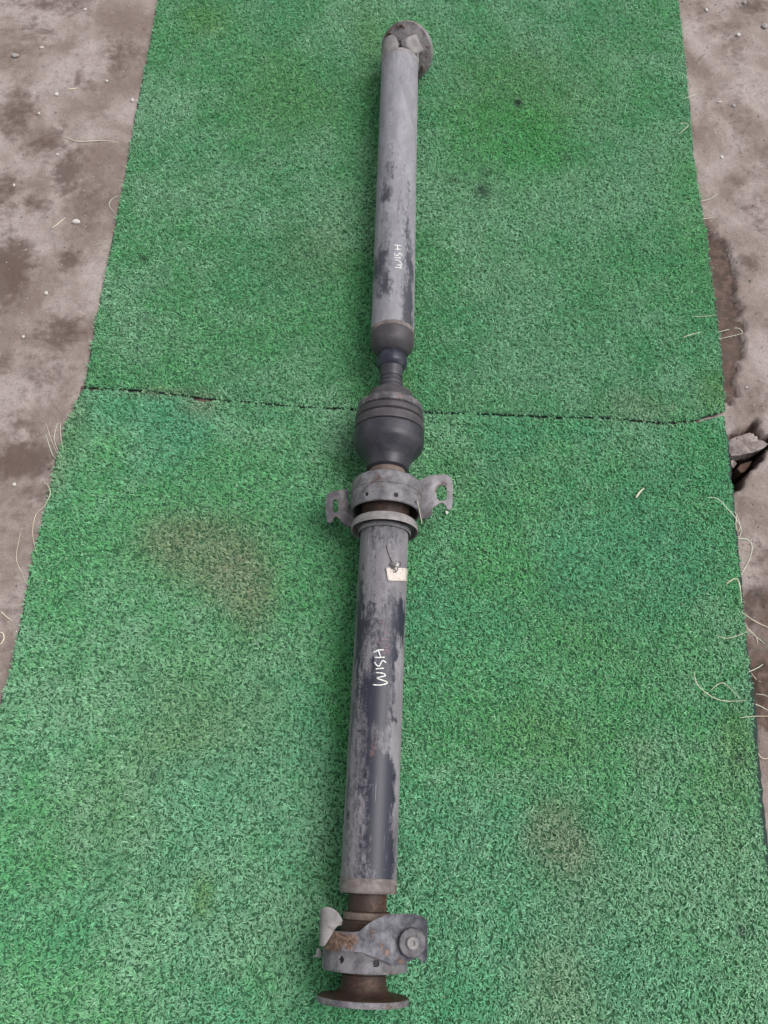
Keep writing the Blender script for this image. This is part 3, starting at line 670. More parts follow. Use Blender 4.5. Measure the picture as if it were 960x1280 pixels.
# --- bearing support at the middle
lathe('rusty_neck', AL, [(668, 27), (652, 26.5), (640, 26), (628, 25.5), (612, 22.4), (606, 22.2), (597, 22.6), (596, 23.3), (592, 23.5), (590, 22.6), (584, 22)], M['rust_light'])
def paint_hole_shade(o, ax, pos, R_, rad):
    me = o.data; me.materials.append(M['seal_and_shade']); off = ax.p - ROOT_LOC  # faces inside each hole are coloured near-black to stand for shade
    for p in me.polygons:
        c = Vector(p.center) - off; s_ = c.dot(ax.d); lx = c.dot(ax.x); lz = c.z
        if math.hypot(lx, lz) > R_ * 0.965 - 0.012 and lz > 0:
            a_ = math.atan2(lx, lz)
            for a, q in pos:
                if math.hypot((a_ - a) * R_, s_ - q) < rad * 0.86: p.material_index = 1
def two_holes(pos, R_, rad):
    def dent(SS, PH, RR):
        U = np.where(PH > math.pi, PH - 2 * math.pi, PH) * R_
        for a, s in pos:
            q = np.hypot(U - a * R_, SS - s)
            RR = np.where((q < rad) & (RR > R_ * 0.965), RR - 0.006 * sstep(rad, rad * 0.8, q), RR)
        return RR
    return dent
R_M = AL.r_of(625, 44.2)
hp = [tube_spot(AL, R_M, *p) for p in crop(390, 400, 4.57, [(310, 995), (480, 998), (595, 1045)])]
rm = lathe('bearing_ring', AL, [(642, 40.8), (642.8, 42.8), (642, 44.2), (634, 44.3), (622.6, 44.3), (622.0, 43.4), (621.2, 43.4), (620.6, 44.2), (612, 44.0), (608, 43.4), (605.5, 41.8), (604, 39.5), (603, 36), (603.6, 33.5), (606.5, 36), (609, 39), (613, 40.4), (628, 40.8)],
      M['grey_steel'], 'grey drum ring of the centre bearing with small holes', seg=320, closed=True, sub=.0011, dent=two_holes(hp, R_M, .0030))
paint_hole_shade(rm, AL, hp, R_M, .0030)
lathe('bearing_seal', AL, [(628, 40.6), (627, 38), (622, 35.5), (620, 31), (623, 28.5), (630, 27.5), (634, 26.5)], M['seal_and_shade'])
lathe('bearing_sleeve', AL, [(655, 26.5), (646, 26.8), (641, 29.5), (639.5, 30), (633, 30.0), (632.4, 28.5), (631.5, 28.5), (631, 30.2), (626, 30.4)], M['rust_brown'])
lathe('dust_shield', AL, [(664.6, 40.8), (665, 42.0), (663, 42.0), (657, 41.0), (654, 39.0), (652.5, 35), (652, 27), (653.5, 27), (654.5, 34.5), (656.5, 37.8), (660, 39.0)], M['pale_steel'], 'pale dished ring plate at the end of the tube', closed=True, sub=.0015, seg=96)
lathe('weld_bead', AL, [(668.5, 31.8), (667, 33.0), (664.5, 33.2), (662, 32), (660, 29), (657, 26)], M['grey_steel'], sub=.001)

def plate(name, outline, zfun, mat, thick=0.003, holes=(), step=0.0035, parent=None, label=None, zguess=AXZ, lip=0.0, rust=()):
    """sheet-metal plate: outline and holes given as photo pixels, zfun gives its height; solid with its own thickness"""
    def un(px, py):
        z = zguess
        for _ in range(12):
            p = at(px, py, z); z = zfun(p.x, p.y)
        return (p.x, p.y)
    def smooth_poly(pts, it=1):
        for _ in range(it):
            q = []
            for i in range(len(pts)):
                a, b = np.array(pts[i]), np.array(pts[(i + 1) % len(pts)]); q += [tuple(a * .75 + b * .25), tuple(a * .25 + b * .75)]
            pts = q
        return pts
    def fine(pts):
        out = []
        for i in range(len(pts)):
            a, b = np.array(pts[i]), np.array(pts[(i + 1) % len(pts)]); k = max(1, int(np.hypot(*(b - a)) / step))
            out += [tuple(a + (b - a) * j / k) for j in range(k)]
        return out
    O = fine(smooth_poly([un(*p) for p in outline])); H = [fine([un(*p) for p in h]) for h in holes]
    verts = list(O); edges = [(i, (i + 1) % len(O)) for i in range(len(O))]
    for h in H:
        b = len(verts); verts += h; edges += [(b + i, b + (i + 1) % len(h)) for i in range(len(h))]
    OA = np.array(O); xs = np.arange(OA[:, 0].min(), OA[:, 0].max(), step); ys = np.arange(OA[:, 1].min(), OA[:, 1].max(), step)
    X, Y = np.meshgrid(xs, ys); X = X.ravel(); Y = Y.ravel() 
    ok = sdf(OA, X, Y) < -step * 0.6
    for h in H: ok &= sdf(np.array(h), X, Y) > step * 0.6
    verts += list(zip(X[ok], Y[ok]))
    r = delaunay_2d_cdt([Vector(v) for v in verts], edges, [], 0, 1e-6)
    vo = np.array([tuple(v) for v in r[0]]); F = np.array([f for f in r[2] if len(f) == 3])
    c = vo[F].mean(1); keep = inside(OA, c[:, 0], c[:, 1])
    for h in H: keep &= ~inside(np.array(h), c[:, 0], c[:, 1])
    F = F[keep]; n = len(vo)
    z = np.array([zfun(x, y) for x, y in vo])
    if lip: z += lip * np.exp(sdf(OA, vo[:, 0], vo[:, 1]) / 0.006) * sstep(0.0, 0.03, vo[:, 0] - cB.x)
    rs = np.zeros(n)
    for px, py, rr, v in rust:
        c_ = un(px, py); rs += v * np.exp(-(np.hypot(vo[:, 0] - c_[0], vo[:, 1] - c_[1]) / (rr * depth_at(px, py, zguess) / F_PX)) ** 2)
    top = np.column_stack([vo, z]) - np.array(ROOT_LOC); bot = top.copy(); bot[:, 2] -= thick
    a = vo[F[:, 1]] - vo[F[:, 0]]; b = vo[F[:, 2]] - vo[F[:, 0]]; cr = a[:, 0] * b[:, 1] - a[:, 1] * b[:, 0]
    F = np.where(cr[:, None] < 0, F[:, ::-1], F)
    cnt = {}
    for f in F:
        for i in range(3):
            e = (int(f[i]), int(f[(i + 1) % 3])); cnt[e] = cnt.get(e, 0) + 1
    sides = [(e[1], e[0], e[0] + n, e[1] + n) for e in cnt if (e[1], e[0]) not in cnt]
    me = np_mesh('plate', np.vstack([top, bot]), [F, F[:, ::-1] + n, np.array(sides)])
    add_attr(me, 'sc', np.vstack([top, bot]), 'FLOAT_VECTOR'); add_attr(me, 'rust', np.concatenate([rs, rs]))
    o = link(name, me, mat, parent or shaft); sharp(o, 50)
    md = o.modifiers.new('edge', 'BEVEL'); md.width = 0.0006; md.segments = 2; md.limit_method = 'ANGLE'; md.angle_limit = math.radians(50)
    if label: o['label'] = label
    return o
def ell(cx, cy, rx, ry, n=20, sq=1.0):
    out = []
    for i in range(n):
        a = 2 * math.pi * i / n; c, s = math.cos(a), math.sin(a)
        out.append((cx + rx * math.copysign(abs(c) ** sq, c), cy + ry * math.copysign(abs(s) ** sq, s)))
    return out
cM = AL.pt(625)
# right-hand ear: leaves the ring a little above the axis, outer half flat with a hole and an open slot
def z_right(x, y):
    q = x - cM.x - R_M
    return AXZ + 0.002 + 0.006 * math.tanh(q / 0.012) - 0.0035 * sstep(0.016, 0.026, np.array([q]))[0] - 0.010 * float(sstep(0.0, -0.028, np.array([y - cM.y + 0.002]))[0]) * float(sstep(0.020, 0.004, np.array([q]))[0])
plate('mounting_ear', crop(390, 400, 4.57, [(600, 935), (610, 915), (650, 897), (720, 882), (765, 880), (795, 897), (806, 940), (804, 1000), (803, 1050), (797, 1082), (772, 1084), (764, 1060), (748, 1044), (728, 1046), (708, 1062), (686, 1072), (688, 1110), (660, 1132), (625, 1134), (604, 1128)]),
      z_right, M['ear'], 0.0032, rust=[(553, 612, 13, .75), (562, 630, 8, .6), (549, 632, 6, .5)], holes= [crop(390, 400, 4.57, ell(741, 988, 30, 44, 24, .75))], label='right mounting ear with a round hole and open slot')
def z_left(x, y):
    q = cM.x - R_M - x
    return AXZ - 0.004 + 0.004 * math.tanh(q / 0.014) - 0.012 * float(sstep(-0.012, -0.04, np.array([y - cM.y]))[0]) * float(sstep(0.022, 0.004, np.array([q]))[0])
plate('mounting_ear', crop(390, 400, 4.57, [(212, 962), (205, 1050), (225, 1110), (244, 1150), (225, 1182), (195, 1175), (165, 1150), (152, 1128), (132, 1122), (120, 1135), (116, 1155), (90, 1158), (80, 1120), (78, 1050), (80, 1005), (104, 980), (160, 972)]),
      z_left, M['dark_steel'], 0.0032, [crop(390, 400, 4.57, ell(134, 1062, 16, 38, 20, .6))], label='left mounting ear with a narrow slot')
link('loose_fibre', thread_mesh([cM - ROOT_LOC + Vector(v) for v in ((0.044, -0.012, 0.024), (0.047, -0.028, 0.022), (0.050, -0.045, 0.020))], 0.0005, False), M['fibre'], shaft)

# --- near end: neck, second bearing, flange
lathe('weld_bead', AL, [(1117, 25), (1116.5, 34.6), (1114, 36.0), (1109, 36.2), (1104, 35.6), (1102, 36.3), (1099.5, 36.2), (1097.5, 34.8)], M['weld'], sub=.0015, seg=96)
lathe('rusty_neck', AL, [(1168, 33), (1151.5, 33), (1150.5, 29), (1140, 28.8), (1139, 27.6), (1138.5, 24.4), (1130, 24.2), (1116, 24.2)], M['rust_brown'])
lathe('neck_band', AL, [(1149.5, 28.5), (1149, 29.6), (1141, 29.4), (1140.2, 28.2)], M['rust_light'], sub=.002)
R_B = AL.r_of(1190, 53.0)
hb = [tube_spot(AL, R_B, *p) for p in crop(370, 1080, 4.8, [(268, 574), (480, 597)])]
rb = lathe('bearing_ring', AL, [(1211, 45), (1212.6, 51.5), (1212, 53.0), (1209, 53.6), (1200, 53.2), (1180, 53.0), (1166, 52.6), (1163.5, 51), (1163, 47), (1165, 46), (1168, 49), (1180, 50), (1205, 50)], M['grey_steel'], 'grey bearing ring beside the round flange', seg=320, closed=True, sub=.0011, dent=two_holes(hb, R_B, .0036))
paint_hole_shade(rb, AL, hb, R_B, .0036)
lathe('bearing_seal', AL, [(1209, 51), (1208, 40), (1206, 33), (1207, 27)], M['seal_and_shade'])
lathe('bearing_seal', AL, [(1166, 50), (1167, 42), (1170, 36), (1168, 32)], M['seal_and_shade'])
lathe('flange_neck', AL, [(1243, 30), (1236, 28.5), (1226, 28.2), (1218, 28), (1217, 27), (1205, 26.5)], M['rust_brown'])
lathe('companion_flange', AL, [(1254.5, 0), (1254.5, 20), (1253.5, 54), (1252.8, 57.2), (1245.5, 57.2), (1244.5, 56), (1243.2, 46), (1240.5, 36.5), (1236.5, 31), (1231, 28.9)], M['rust_brown'], 'round flange plate at the near end', sub=.002, seg=96)
lathe('flange_rim', AL, [(1253.4, 55), (1253.2, 57.5), (1252.4, 57.9), (1246, 57.9), (1245.3, 57.5), (1245.0, 55)], M['grey_steel'], sub=.002, seg=96)

cB = AL.pt(1188)
def loc_x(x, y): return (Vector((x, y, 0)) - Vector((cB.x, cB.y, 0))).dot(AL.x)
def z_strap(x, y):
    q = loc_x(x, y); R = R_B + 0.0028
    if q < 0.018: return AXZ + math.sqrt(max(R * R - q * q, 1e-5))
    zt = AXZ + math.sqrt(R * R - 0.018 ** 2); sl = -0.018 / math.sqrt(R * R - 0.018 ** 2)
    e = q - 0.018
    return zt + sl * e * (1 - 0.35 * min(1, e / 0.05)) - 0.004 * math.sin(min(1, e / 0.05) * math.pi)
cs = lambda q: crop(395, 1120, 6.4, q)
plate('bracket_strap', cs([(40, 288), (52, 268), (110, 272), (190, 288), (340, 290), (380, 255), (440, 205), (520, 165), (590, 145), (720, 138), (830, 150), (880, 180), (893, 230), (890, 420), (884, 500), (868, 528), (845, 530), (832, 505), (800, 490), (745, 520), (690, 540), (630, 552), (560, 525), (500, 500), (430, 478), (390, 458), (330, 445), (150, 440), (45, 428)]),
      z_strap, M['strap'], 0.0042, step=0.003, zguess=AXZ + R_B, lip=0.006, rust=[(452, 1170, 8, .3), (407, 1172, 12, .62), (412, 1182, 10, .5), (424, 1178, 12, .60), (437, 1177, 10, .65), (466, 1168, 7, .45), (477, 1184, 9, .55), (503, 1202, 7, .45), (486, 1190, 6, .4), (530, 1150, 8, .35)], label='flaking rusty strap that widens into a bolted ear')
# bolted bush on the ear
bp = Vector((at(*cs([(768, 375)])[0], AXZ + 0.043))); bp.z = z_strap(bp.x, bp.y)
nx_ = Vector((-(z_strap(bp.x + .004, bp.y) - z_strap(bp.x - .004, bp.y)) / .008, 0, 1)).normalized()
def stud(name, base, axis, prof, mat, seg=40, parent=None):
    a = axis.normalized(); u = a.orthogonal().normalized(); v = a.cross(u); vs = []; fs = []
    pr = []
    for i in range(len(prof) - 1):
        for j in range(2): f = j / 2; pr.append((prof[i][0] * (1 - f) + prof[i + 1][0] * f, prof[i][1] * (1 - f) + prof[i + 1][1] * f))
    pr.append(prof[-1])
    for h, r in pr:
        for k in range(seg):
            an = 2 * math.pi * k / seg; p = base + a * h + u * (max(r, 1e-5) * math.cos(an)) + v * (max(r, 1e-5) * math.sin(an)); vs.append(tuple(p - ROOT_LOC))
    for i in range(len(pr) - 1):
        for k in range(seg): fs.append((i * seg + k, i * seg + (k + 1) % seg, (i + 1) * seg + (k + 1) % seg, (i + 1) * seg + k))
    me = np_mesh(name, vs, np.array(fs)); add_attr(me, 'sc', vs, 'FLOAT_VECTOR'); o = link(name, me, mat, parent or shaft); sharp(o); return o
px1 = depth_at(515, 1178, bp.z) / F_PX
stud('bush_washer', bp, nx_, [(-.002, 0), (-.002, 17.2 * px1), (.0075, 17.0 * px1), (.0088, 16.2 * px1), (.0088, 7.5 * px1), (.0080, 7.2 * px1), (.0080, 0)], M['dark_steel'])
wsh = stud('bush_plate', bp + nx_ * .0088, nx_, [(0, 0), (0, 16.4 * px1), (.0016, 16.2 * px1), (.0022, 15.2 * px1), (.0022, 0)], M['grey_steel'])
stud('bolt_stub', bp + nx_ * .0105, nx_, [(0, 0), (0, 7.8 * px1), (.0035, 7.6 * px1), (.0046, 6.6 * px1), (.0046, 3.0 * px1), (.0030, 2.4 * px1), (.0030, 0)], M['pale_steel'])
# curled tab on the other side
def curled_tab():
    N, K = 18, 10; vs = []; fs = []; rc = 0.0108
    s_lo, s_hi = AL.s_of(1178), AL.s_of(1140)
    for i in range(N + 1):
        f = i / N; th = math.radians(195 - 205 * f)                   # from the outer side over the top, curling down inside
        lo_ = s_lo + (s_hi - s_lo) * 0.66 * float(sstep(0.30, 0.75, np.array([f]))[0]); hi_ = s_hi + 0.007 * math.sin(math.pi * min(1, f * 1.15)) - 0.006 * f ** 3
        for j in range(K + 1):
            g_ = j / K; sp_ = lo_ + (hi_ - lo_) * g_; rr = rc * (0.92 + 0.10 * g_)
            lx = -0.0370 + rr * math.cos(th) ; z_ = AXZ + 0.016 + rr * math.sin(th) * (1.0 if math.sin(th) > 0 else 2.0) + 0.004 * g_
            vs.append(tuple(AL.p - ROOT_LOC + AL.d * sp_ + AL.x * lx + Vector((0, 0, z_))))
    for i in range(N):
        for j in range(K): k = i * (K + 1) + j; fs.append((k, k + 1, k + K + 2, k + K + 1))
    me = np_mesh('curled_tab', vs, np.array(fs)); add_attr(me, 'sc', vs, 'FLOAT_VECTOR'); o = link('curled_tab', me, M['pale_steel'], shaft)
    m1 = o.modifiers.new('thick', 'SOLIDIFY'); m1.thickness = 0.003; m1.offset = 0
    m2 = o.modifiers.new('edge', 'BEVEL'); m2.width = 0.0008; m2.segments = 2; m2.limit_method = 'ANGLE'; m2.angle_limit = math.radians(50)
    o['label'] = 'curled pale tab on the bearing bracket'
curled_tab()
def z_pin(x, y): return AXZ + 0.001
plate('clip_tip', cs([(-22, 478), (0, 472), (5, 420), (22, 415), (45, 440), (45, 500), (10, 490), (-20, 486)]), z_pin, M['pale_steel'], 0.003, step=.003)

# --- far end: universal joint
sE = AU.s_of(82); axd, axx = AU.d, AU.x; UP = Vector((0, 0, 1))
def upos(a, s, z): return AU.p + axd * (sE + s) + axx * a + UP * z
lathe('weld_bead', AU, [(84.6, 22.6), (84.2, 23.2), (83.2, 23.7), (82, 23.8), (81, 23.6), (80, 22.8)], M['pale_steel'], sub=.001)
lathe('yoke_base', AU, [(82, 23.4), (81.2, 22.6), (80.8, 20), (80.8, 8), (80.8, 0)], M['pale_steel'])
def ear_mesh(side, axes, base, r, length, t_in, t_out, w):
    """yoke ear: a round-ended lug; axes = (side dir, along dir, width dir)"""
    sx_, al, wd_ = axes; bm = bmesh.new(); N = 14; outl = []
    outl += [(-0.004, -w), (length * 0.45, -w * 1.0)]
    for i in range(N + 1):
        a = -math.pi / 2 + math.pi * i / N; outl.append((length - r + r * math.cos(a), r * math.sin(a)))
    outl += [(length * 0.45, w), (-0.004, w)]
    A = []; B = []
    for l_, q in outl:
        f = max(0, min(1, l_ / length)); ti = t_in + 0.002 * f; to = t_out - 0.005 * f ** 2
        A.append(bm.verts.new(base + sx_ * (side * ti) + al * l_ + wd_ * q - ROOT_LOC)); B.append(bm.verts.new(base + sx_ * (side * to) + al * l_ + wd_ * q * 0.88 - ROOT_LOC))
    bm.faces.new(A); bm.faces.new(B[::-1]); n = len(A)
    for i in range(n): bm.faces.new((A[(i + 1) % n], A[i], B[i], B[(i + 1) % n]))
    bmesh.ops.recalc_face_normals(bm, faces=bm.faces)
    bmesh.ops.bevel(bm, geom=[e for e in bm.edges if e.calc_face_angle(0) > 0.9], offset=0.005, segments=4, affect='EDGES', profile=0.6)
    me = bpy.data.meshes.new('ear'); bm.to_mesh(me); bm.free()
    for p in me.polygons: p.use_smooth = True
    co = np.zeros(len(me.vertices) * 3, np.float32); me.vertices.foreach_get('co', co); add_attr(me, 'sc', co, 'FLOAT_VECTOR'); return me
roll = math.radians(-52)
e1 = axx * math.cos(roll) + UP * math.sin(roll); e2 = -axx * math.sin(roll) + UP * math.cos(roll)    # e1 right and down, e2 right and up
def shell_ear(mid, half, L0, R0, thick):
    N, K = 20, 12; vs = []; fs = []
    for j in range(K + 1):
        for i in range(N + 1):
            u_ = -1 + 2 * i / N; ph = mid + half * u_; L = L0 * (0.16 + 0.84 * math.sqrt(max(0, 1 - abs(u_) ** 2.3))); t_ = j / K
            sp_ = -0.003 + (L + 0.003) * t_; rr = R0 * (1 - 0.10 * max(0, sp_ / L0) ** 2) - (0.003 if j == K else 0)
            vs.append(tuple(upos(rr * math.sin(ph), sp_, rr * math.cos(ph)) - ROOT_LOC))
    for j in range(K):
        for i in range(N): k = j * (N + 1) + i; fs.append((k, k + N + 1, k + N + 2, k + 1))
    bm = bmesh.new(); V_ = [bm.verts.new(v) for v in vs]
    for f in fs: bm.faces.new([V_[i] for i in f])
    bmesh.ops.recalc_face_normals(bm, faces=bm.faces)
    c_ = upos(0, 0.02, 0) - ROOT_LOC; f0 = bm.faces[N // 2] if False else list(bm.faces)[len(fs) // 2]
    if f0.normal.dot(f0.calc_center_median() - c_) < 0: bmesh.ops.reverse_faces(bm, faces=bm.faces)
    me = bpy.data.meshes.new('shell_ear'); bm.to_mesh(me); bm.free()
    for p in me.polygons: p.use_smooth = True
    add_attr(me, 'sc', vs, 'FLOAT_VECTOR')
    o = link('yoke_ear', me, M['pale_steel'], shaft)
    m1 = o.modifiers.new('thick', 'SOLIDIFY'); m1.thickness = thick; m1.offset = -1
    m2 = o.modifiers.new('edge', 'BEVEL'); m2.width = 0.0022; m2.segments = 3; m2.limit_method = 'ANGLE'; m2.angle_limit = math.radians(50)
    return o
R_Y = AU.r_of(82, 23.7)
shell_ear(math.radians(-60), math.radians(54), 0.054, R_Y * 1.008, 0.011); shell_ear(math.radians(120), math.radians(52), 0.052, R_Y * 1.008, 0.011)
cross_c = upos(0, 0.030, 0)
BEND = math.radians(36)
fd = (axd * math.cos(BEND) + e1 * math.sin(BEND)).normalized()          # direction the flange yoke points: bent about e2
fx = fd.cross(e2).normalized()
stud('cross_body_shade', cross_c - axd * .020, axd, [(0, 0), (0, .0130), (.004, .0165), (.036, .0165), (.040, .013), (.040, 0)], M['seal_and_shade'])  # near-black cross block added so the slot between the ears looks shaded
for d_ in (e1, e2): stud('cross_arm', cross_c - d_ * .030, d_, [(0, 0), (0, .0095), (.060, .0095), (.060, 0)], M['dark_steel'])
for sd_ in (-1, 1): stud('bearing_cap', cross_c + e1 * sd_ * .018, e1 * sd_, [(0, 0), (0, .0115), (.0125, .0115), (.0135, .0105), (.0135, 0)], M['joint'])
fl_c = cross_c + fd * .030
stud('flange_plate', fl_c, fd, [(-.014, 0), (-.014, .016), (-.012, .025), (-.008, .034), (-.003, .042), (-.001, .0475), (.000, .0505), (.002, .0518), (.009, .0518), (.0105, .0505), (.0105, 0)], M['joint'], 64)
for sd_ in (-1, 1):
    link('flange_ear', ear_mesh(sd_, (e2, -fd, fx), fl_c, .0175, .056, .015, .0365, .0185), M['pale_steel'], shaft)
    stud('bearing_cap', cross_c + e2 * sd_ * .020, e2 * sd_, [(0, 0), (0, .0090), (.0130, .0090), (.0138, .008), (.0138, 0)], M['joint'])
for an in (20, 160, 200, 340):
    q = fl_c + fx * (.040 * math.cos(math.radians(an))) + e2 * (.040 * math.sin(math.radians(an)))
    stud('flange_bolt', q - fd * .002, -fd, [(0, 0), (0, .0080), (.003, .0076), (.0036, .0055), (.0012, .0045), (.0012, 0)], M['rust_light'], 20)

# ------------------------------------------------------------------ small things lying about
def pebble_mesh(r, seed, flat=0.6):
    rr = random.Random(seed); bm = bmesh.new(); bmesh.ops.create_icosphere(bm, subdivisions=2, radius=r)
    ax_ = Vector((rr.uniform(.75, 1.25), rr.uniform(.7, 1.1), flat))
    for v in bm.verts:
        k = 1 + 0.16 * math.sin(v.co.x / r * 3 + seed) + 0.14 * math.sin(v.co.y / r * 4.1 + seed * 2) + rr.uniform(-.06, .06)
        v.co = Vector((v.co.x * ax_.x, v.co.y * ax_.y, v.co.z * ax_.z)) * k
    me = bpy.data.meshes.new('pebble'); bm.to_mesh(me); bm.free(); return me
def pebble(px, py, rpx, label, on_mat=False, mat='pebble', seed=1, group='loose pebbles'):
    z0 = 0.0115 if on_mat else 0.0; p = at(px, py, z0); r = rpx * depth_at(px, py, z0) / F_PX
    if not on_mat: z0 = ground_z(p.x, p.y)
    o = link('pebble', pebble_mesh(r, seed), M[mat]); o.location = (p.x, p.y, z0 + r * 0.35)
    tag(o, label, 'pebble', group); return o
pebble(558.5, 641, 2.6, 'small round white stone on turf below the right mounting ear', True, seed=3)
G1 = [(20, 71, 4.2, 'pebble_grey', 'flat grey pebble on left ground, nearest the upper left corner'), (53, 61, 2.4, 'pebble', 'white pebble on left ground just right of the flat grey pebble'), (71, 119, 2.6, 'pebble', 'pale pebble on left ground below the white pebble pair'), (49, 143, 2.0, 'pebble', 'small white pebble left of the long pale thread'), (166, 127, 3.0, 'pebble', 'white pebble touching the left edge of the far mat'), (72, 193, 1.8, 'pebble', 'small white pebble under the long pale thread'), (134, 102, 2.0, 'pebble', 'small pale pebble near the far mat, above its white edge pebble'), (96, 278, 4.2, 'pebble', 'largest white pebble on left ground by a dry twig'), (58, 367, 2.6, 'pebble', 'white pebble beside the dark stain at the left'), (29, 421, 2.0, 'pebble', 'small white pebble on pale dust left of the mat seam'), (18, 606, 2.6, 'pebble', 'white pebble on left ground beside the nearer mat'), (18, 232, 2.0, 'pebble', 'small pale pebble at the far left below the thread'), (107, 13, 1.8, 'pebble', 'tiny pale pebble at the top edge of left ground')]
for i, (x, y, r, m_, lb) in enumerate(G1): pebble(x, y, r, lb, False, m_, 10 + i)
G2 = [(883, 13, 2.2, 'pebble', 'pale pebble at top right beside the far mat'), (923, 44, 3.0, 'pebble', 'white pebble on upper right ground'), (899, 129, 2.4, 'pebble', 'white pebble on right ground beside a frayed edge'), (902, 197, 2.6, 'pebble', 'pale pebble on bluish patch of right ground'), (955, 34, 4.0, 'pebble_grey', 'grey pebble at the upper right corner'), (930, 4, 3.2, 'pebble_grey', 'grey pebble in the dark stain at top right'), (917, 133, 2.4, 'pebble_grey', 'grey pebble right of the white pebble on right ground'), (889, 357, 2.6, 'pebble', 'white chip at the right edge of the far mat'), (933, 485, 1.8, 'pebble', 'small white chip above the cracked concrete chunk')]
for i, (x, y, r, m_, lb) in enumerate(G2): pebble(x, y, r, lb, False, m_, 40 + i)
# loose strands and a straw
def strand(name, pxs, rad, label, cat, mat='fibre', lift=0.0012):
    pts = on_ground_pts(pxs, lift); c = sum(pts, Vector()) / len(pts); c.z = 0
    o = link(name, thread_mesh([p - c for p in pts], rad), M[mat]); o.location = c; tag(o, label, cat); return o
strand('loose_thread', crop(0, 0, 3.69, [(300, 633), (365, 653), (470, 648), (545, 657)]), .0009, 'long pale thread lying across the left ground', 'thread')
strand('dry_twig', crop(0, 0, 3.69, [(240, 1052), (270, 1030), (302, 1003)]), .0012, 'short dry twig beside the largest white pebble', 'twig')
strand('dry_twig', crop(0, 0, 3.69, [(315, 412), (355, 408)]), .0015, 'tiny pale twig on left ground among pebbles', 'twig')
strand('straw', [(795, 622), (799, 616), (805, 610)], .0016, 'short tan straw on the nearer mat at the right', 'straw')
strand('curled_thread', crop(0, 580, 3.69, [(0, 775), (14, 782), (18, 805), (6, 828), (-4, 830)]), .0012, 'curled thread at the left edge beside the nearer mat', 'thread')
strand('loose_thread', crop(0, 580, 3.69, [(5, 680), (30, 705), (58, 722)]), .0009, 'short thread on left ground above the curled thread', 'thread')
strand('dry_twig', crop(760, 0, 4.265, [(472, 335), (495, 305), (525, 282)]), .0009, 'thin dark twig on upper right ground', 'twig', 'wire')

# broken concrete pieces by the hole
def chunk(name, outline, z_top, thick, label, seed, cat='rubble', mat='chunk'):
    P = atp(outline, z_top); c = P.mean(0); bm = bmesh.new(); rr = random.Random(seed)
    P = densify(P, 0.008, 0.0015, seed); n = len(P)
    A = [bm.verts.new((p[0] - c[0], p[1] - c[1], z_top + rr.uniform(-.0015, .0015))) for p in P]
    B = [bm.verts.new(((p[0] - c[0]) * 0.93 + rr.uniform(-.002, .002), (p[1] - c[1]) * 0.93 + rr.uniform(-.002, .002), z_top - thick * 0.55)) for p in P]
    D = [bm.verts.new(((p[0] - c[0]) * 0.80, (p[1] - c[1]) * 0.80, z_top - thick)) for p in P]
    inner = [bm.verts.new(((p[0] - c[0]) * 0.72, (p[1] - c[1]) * 0.72, z_top + 0.0015 + rr.uniform(-.0016, .0016))) for p in P]
    ctr = bm.verts.new((0, 0, z_top + 0.001))
    for i in range(n):
        j = (i + 1) % n
        bm.faces.new((A[i], A[j], inner[j], inner[i])); bm.faces.new((inner[i], inner[j], ctr)); bm.faces.new((B[i], B[j], A[j], A[i])); bm.faces.new((D[i], D[j], B[j], B[i]))
    bm.faces.new(D[::-1]); bmesh.ops.recalc_face_normals(bm, faces=bm.faces)
    me = bpy.data.meshes.new(name); bm.to_mesh(me); bm.free()
    o = link(name, me, M[mat]); o.location = (c[0], c[1], 0); tag(o, label, cat); return o
chunk('concrete_chunk', crop(820, 520, 5.335, [(475, 185), (500, 155), (560, 132), (640, 140), (715, 165), (745, 190), (715, 215), (640, 245), (560, 262), (500, 265), (480, 230)]), -0.001, 0.03, 'broken grey concrete chunk lodged above the dark hole', 5)
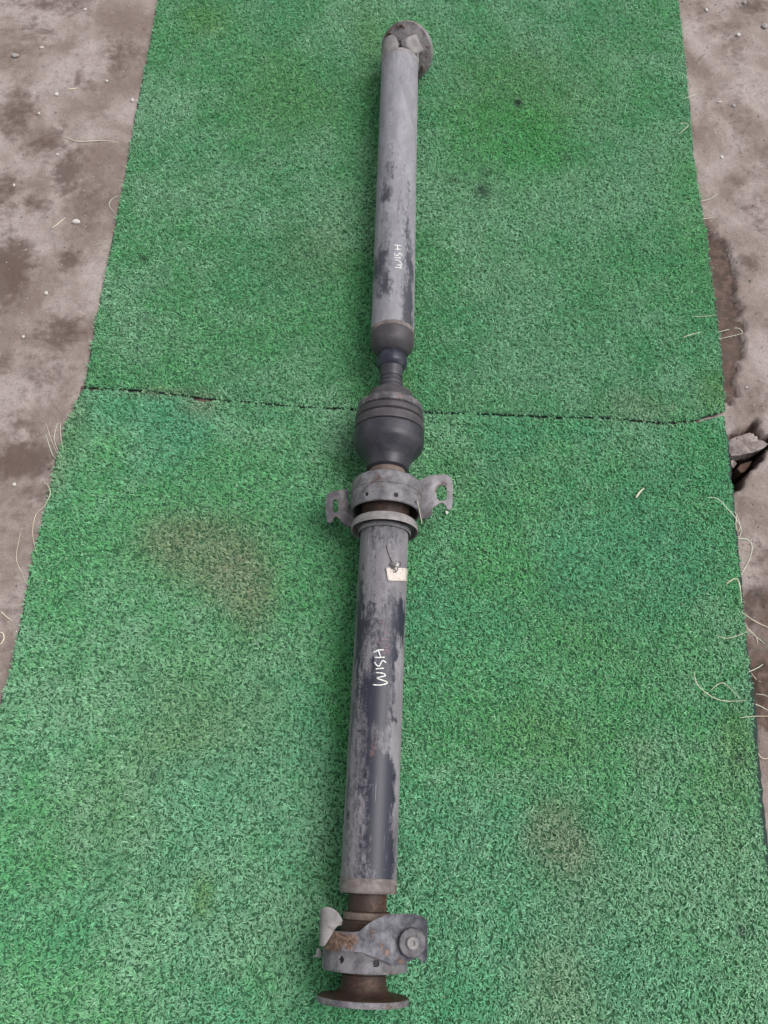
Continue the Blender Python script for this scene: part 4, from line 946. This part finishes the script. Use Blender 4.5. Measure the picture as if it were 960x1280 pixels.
chunk('stone', crop(820, 520, 5.335, [(540, 345), (560, 325), (600, 310), (635, 300), (625, 335), (590, 372), (560, 380)]), -0.028, 0.03, 'small brown stone inside the dark hole', 8, 'stone', 'brown_stone')
chunk('concrete_chunk', crop(820, 520, 5.335, [(487, 300), (520, 290), (540, 318), (520, 345), (495, 340)]), -0.012, 0.03, 'small rubble lump between the mat edge and the hole', 12)

# scattered grit, too fine to count
def grit():
    r = np.random.default_rng(5); n = 14000
    x = np.where(r.random(n) < .5, r.uniform(-.86, -.3, n), r.uniform(.42, .78, n)); y = r.uniform(-.2, 1.75, n)
    dm = np.minimum(sdf(POLY_UP, x, y), sdf(POLY_LO, x, y)); k = dm > 0.002; x, y = x[k], y[k]; n = len(x)
    s = np.exp(r.normal(math.log(0.00075), 0.5, n)); base = np.array([(1, 0, 0), (-.5, .87, 0), (-.5, -.87, 0), (0, 0, 1)])
    an = r.uniform(0, 6.28, n); c, sn = np.cos(an), np.sin(an)
    P = np.zeros((n, 4, 3))
    P[:, :, 0] = x[:, None] + s[:, None] * (base[:, 0] * c[:, None] - base[:, 1] * sn[:, None]); P[:, :, 1] = y[:, None] + s[:, None] * (base[:, 0] * sn[:, None] + base[:, 1] * c[:, None])
    ix = np.clip(np.searchsorted(gx, x), 0, nx - 1); iy = np.clip(np.searchsorted(gy, y), 0, ny - 1)
    P[:, :, 2] = gz[iy, ix][:, None] + s[:, None] * base[:, 2] * 0.9
    b = np.arange(n) * 4; F = np.concatenate([np.stack([b, b + 1, b + 3], 1), np.stack([b + 1, b + 2, b + 3], 1), np.stack([b + 2, b, b + 3], 1)])
    v = np.clip(r.lognormal(-1.5, .55, n), 0.05, 0.6); tint = np.stack([v, v * .93, v * .9, np.ones(n)], 1)
    me = np_mesh('grit', P.reshape(-1, 3), F, False); add_attr(me, 'blade', np.repeat(tint, 4, 0), 'FLOAT_COLOR'); return me
t = NT('grit'); t.l(t.attr('blade').outputs['Color'], t.b.inputs['Base Color']); t.b.inputs['Roughness'].default_value = 0.9; M['grit'] = t.m
g = link('grit', grit(), M['grit']); tag(g, 'fine pale grit scattered over the bare ground', 'grit', kind='stuff')
